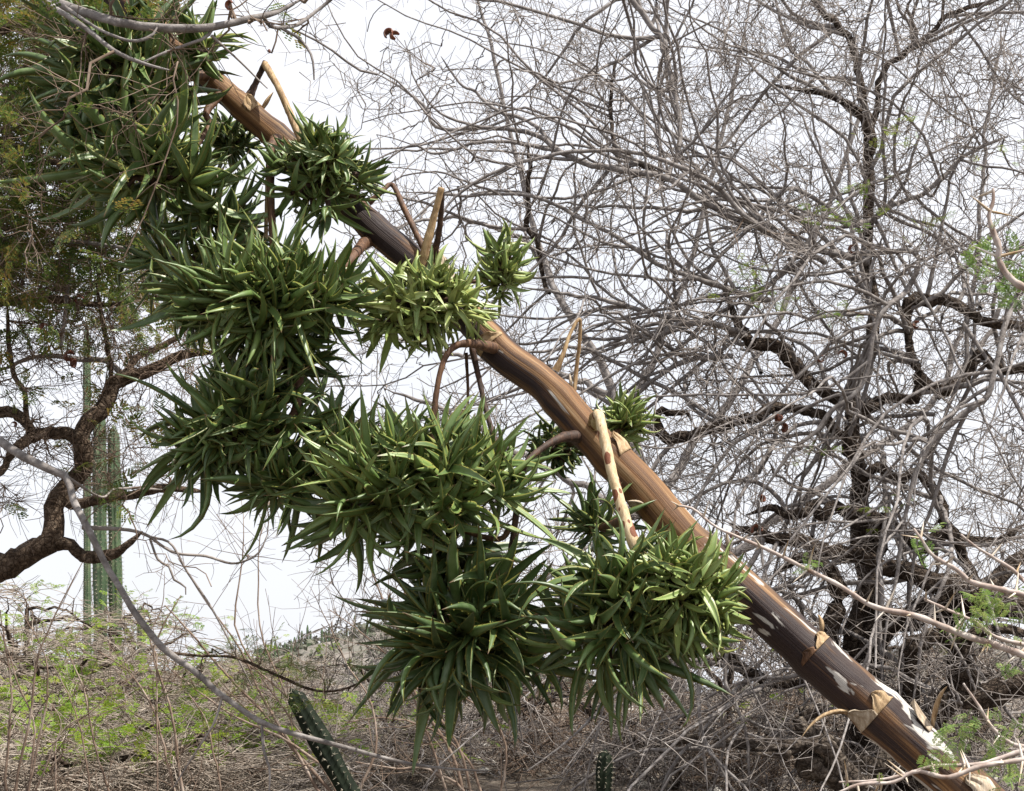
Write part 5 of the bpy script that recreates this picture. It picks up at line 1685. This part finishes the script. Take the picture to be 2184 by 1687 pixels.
# ------------------------------------------------------------------ thorny acacia reaching in from the right, close to the camera
tb = np.array([1.12, 2.15, float(terrain(1.12, 2.15))])
TH = thing('thorny_acacia', tb, 'close thorny branches with long ivory spines in front of the lower stalk', 'shrub')
STEM = np.array([[1.12, 2.15, tb[2] - 0.1], [1.10, 2.15, 0.6], [1.14, 2.12, 1.1], [1.08, 2.15, 1.5], [1.12, 2.1, 1.9], [1.05, 2.05, 2.4]])
sp = catmull(STEM, 24)
sr = np.linspace(0.022, 0.010, 24)
add_limb(TH, 'stem', sp, sr, M_THORNBR, 9, 0.08)
BR = [
    [(2184, 1398, 2.25, 11), (2139, 1381, 2.25, 11), (2055, 1354, 2.25, 10), (1955, 1314, 2.25, 9), (1865, 1294, 2.25, 8), (1788, 1247, 2.25, 7), (1721, 1214, 2.25, 6), (1641, 1174, 2.25, 6), (1571, 1144, 2.25, 5), (1521, 1120, 2.25, 4), (1478, 1085, 2.25, 4), (1442, 1078, 2.25, 3)],
    [(2184, 1268, 2.2, 9), (2122, 1254, 2.2, 9), (2072, 1241, 2.2, 8), (2039, 1214, 2.2, 7), (1989, 1184, 2.2, 6), (1965, 1150, 2.2, 5), (1949, 1128, 2.2, 4)],
    [(2184, 1620, 2.1, 8), (2089, 1635, 2.1, 7), (2022, 1658, 2.1, 7), (1955, 1645, 2.1, 6), (1905, 1668, 2.1, 5), (1838, 1672, 2.1, 5), (1788, 1690, 2.1, 3)],
    [(2184, 1600, 2.12, 8), (2100, 1628, 2.12, 7), (2050, 1632, 2.12, 6), (1990, 1634, 2.12, 5), (1930, 1652, 2.12, 5), (1870, 1664, 2.12, 4), (1790, 1668, 2.12, 3)],
    [(2184, 1592, 2.3, 7), (2156, 1585, 2.3, 6), (2116, 1552, 2.3, 6), (2089, 1508, 2.3, 5), (2055, 1458, 2.3, 3)],
    [(2184, 1375, 2.35, 7), (2122, 1358, 2.35, 6), (2082, 1328, 2.35, 6), (2022, 1301, 2.35, 5), (1972, 1278, 2.35, 4)],
    [(2184, 1240, 2.4, 6), (2160, 1215, 2.4, 6), (2120, 1190, 2.4, 5), (2080, 1165, 2.4, 4), (2050, 1140, 2.4, 3)],
    [(2240, 640, 1.62, 12), (2184, 614, 1.6, 12), (2150, 588, 1.6, 11), (2130, 552, 1.6, 10), (2131, 528, 1.6, 10), (2120, 498, 1.6, 9), (2109, 462, 1.6, 7), (2118, 430, 1.6, 6), (2118, 402, 1.6, 4)],
]
tk = 6
ts = np.linspace(0, 1, 4)
v_, f_ = tube_arrays(np.stack([np.zeros(4), np.zeros(4), ts], -1)[None], np.array([[0.055, 0.045, 0.028, 0.002]]), tk)
THORN = mesh_np('thorn', v_, f_, 4)
THORN.materials.append(M_THORN)
leafpos, leafdir, leafsz = [], [], []
for bi, poly in enumerate(BR):
    p, r = limb_from(poly, n=max(18, 4 * len(poly)))
    r = r * 1.3
    j = int(np.argmin(np.sum((sp - (p[0] + np.array([0, 0, -0.12]))) ** 2, 1)))
    mid = (sp[j] + p[0]) / 2 + np.array([0, 0, 0.03])
    p = np.vstack([sp[j], mid, p])
    r = np.concatenate([[r[0] * 1.5, r[0] * 1.2], r])
    # knobs at the nodes
    r = r * (1 + 0.18 * (np.arange(len(r)) % 3 == 0))
    bo = add_limb(TH, 'branch', p, r, M_THORNBR, 8, 0.06)
    L = np.concatenate([[0], np.cumsum(np.linalg.norm(np.diff(p, axis=0), axis=1))])
    s_ = L[2] * 0.9
    gap = 0.035 if bi != 7 else 0.022
    while s_ < L[-1]:
        i = min(int(np.searchsorted(L, s_)), len(p) - 1)
        c = p[i - 1] + (p[i] - p[i - 1]) * (s_ - L[i - 1]) / max(L[i] - L[i - 1], 1e-6)
        tn = norm(p[i] - p[i - 1])
        q0 = norm(np.cross(tn, rng.normal(0, 1, 3)))
        for sg in ((1, -1) if rng.random() < .6 else (1,)):
            d = norm(q0 * sg * 1.0 + tn * rng.uniform(-0.1, 0.55) + rng.normal(0, 0.25, 3))
            ln = rng.uniform(0.018, 0.042)
            o = bpy.data.objects.new('thorn', THORN)
            COL.objects.link(o)
            o.parent = bo
            o.matrix_local = Matrix.LocRotScale(Vector(c), Vector(d).to_track_quat('Z', 'Y'), Vector((ln * (0.9 if ln > .03 else 1.2), ln * (.9 if ln > .03 else 1.2), ln)))
        if rng.random() < 0.16:
            leafpos.append(c)
            leafdir.append(q0 + np.array([0, 0, .4]))
            leafsz.append(rng.uniform(0.012, 0.02))
        s_ += rng.uniform(0.7, 1.4) * gap
for (u, v, y, n_) in [(2106, 1321, 2.25, 8), (2090, 1305, 2.25, 5), (2049, 1558, 2.3, 6), (2065, 1570, 2.3, 5), (2122, 1605, 2.15, 7), (2150, 1560, 2.2, 4), (2160, 1440, 2.3, 3), (1965, 1172, 2.2, 4), (1720, 1200, 2.25, 3), (2055, 1345, 2.25, 4), (2170, 1310, 2.25, 4), (2140, 1660, 2.1, 5), (2010, 1595, 2.1, 4), (1990, 1600, 2.1, 3),
                      (2095, 570, 1.62, 6), (2150, 610, 1.62, 10), (2160, 635, 1.62, 8), (2110, 545, 1.62, 4), (2175, 565, 1.62, 5)]:
    for _ in range(n_ * 2):
        leafpos.append(P(u, v, y) + rng.normal(0, 0.009, 3))
        leafdir.append(rng.normal(0, 1, 3) + np.array([0, 0, .3]))
        leafsz.append(rng.uniform(0.014, 0.026) * y / 2.2)
b_ = Batch()
v_, f_ = leaves(T_NEAR, np.array(leafpos), np.array(leafdir), np.array(leafsz), 0.5)
b_.raw(v_, f_)
b_.build('foliage', M_LEAF_PALE, TH, kind='stuff')

# ------------------------------------------------------------------ litter: fallen twigs and stones on the slope
nl = 4500
lx = rng.uniform(-9, 9, nl)
ly = 3 + 20 * rng.uniform(0, 1, nl) ** 1.3
st = np.stack([lx, ly, terrain(lx, ly) + 0.006], -1)
a = rng.uniform(0, 6.283, nl)
d = np.stack([np.cos(a), np.sin(a), rng.normal(0.05, 0.12, nl)], -1)
p_, r_ = grow(st, d, rng.uniform(0.08, 0.5, nl), rng.uniform(0.002, 0.008, nl), np.full(nl, 0.0012), 3, 0.15)
gz = terrain(p_[..., 0], p_[..., 1])
p_[..., 2] = np.maximum(p_[..., 2], gz + 0.002)
b_ = Batch()
b_.tubes(p_, r_, 3)
b_.build('fallen_twigs', M_TWIG, None, kind='stuff', label='grey fallen twigs littering the dry slope', cat='twigs')
ns = 1500
lx = rng.uniform(-9, 8, ns)
ly = 4 + 20 * rng.uniform(0, 1, ns) ** 1.2
ico = np.array([[0, 0, 1], [1, 0, .1], [0, 1, 0], [-1, 0, -.1], [0, -1, 0], [.1, 0, -.8]], float)
icf = np.array([[0, 1, 2, 2], [0, 2, 3, 3], [0, 3, 4, 4], [0, 4, 1, 1], [5, 2, 1, 1], [5, 3, 2, 2], [5, 4, 3, 3], [5, 1, 4, 4]])
sc = rng.uniform(0.015, 0.075, (ns, 1, 1))
v = ico[None] * (1 + rng.normal(0, .25, (ns, 6, 3))) * sc * np.array([1, 1, .6]) + np.stack([lx, ly, terrain(lx, ly) + .006], -1)[:, None, :]
tri = icf[:, :3]
link('loose_stones', mesh_np('loose_stones', v.reshape(-1, 3), (tri[None] + (np.arange(ns) * 6)[:, None, None]).reshape(-1, 3), 3), M_STONE, kind='stuff',
     label='small pale stones strewn over the dry slope', cat='stones')

for o in BASES:
    if '_b' in o:
        del o['_b']
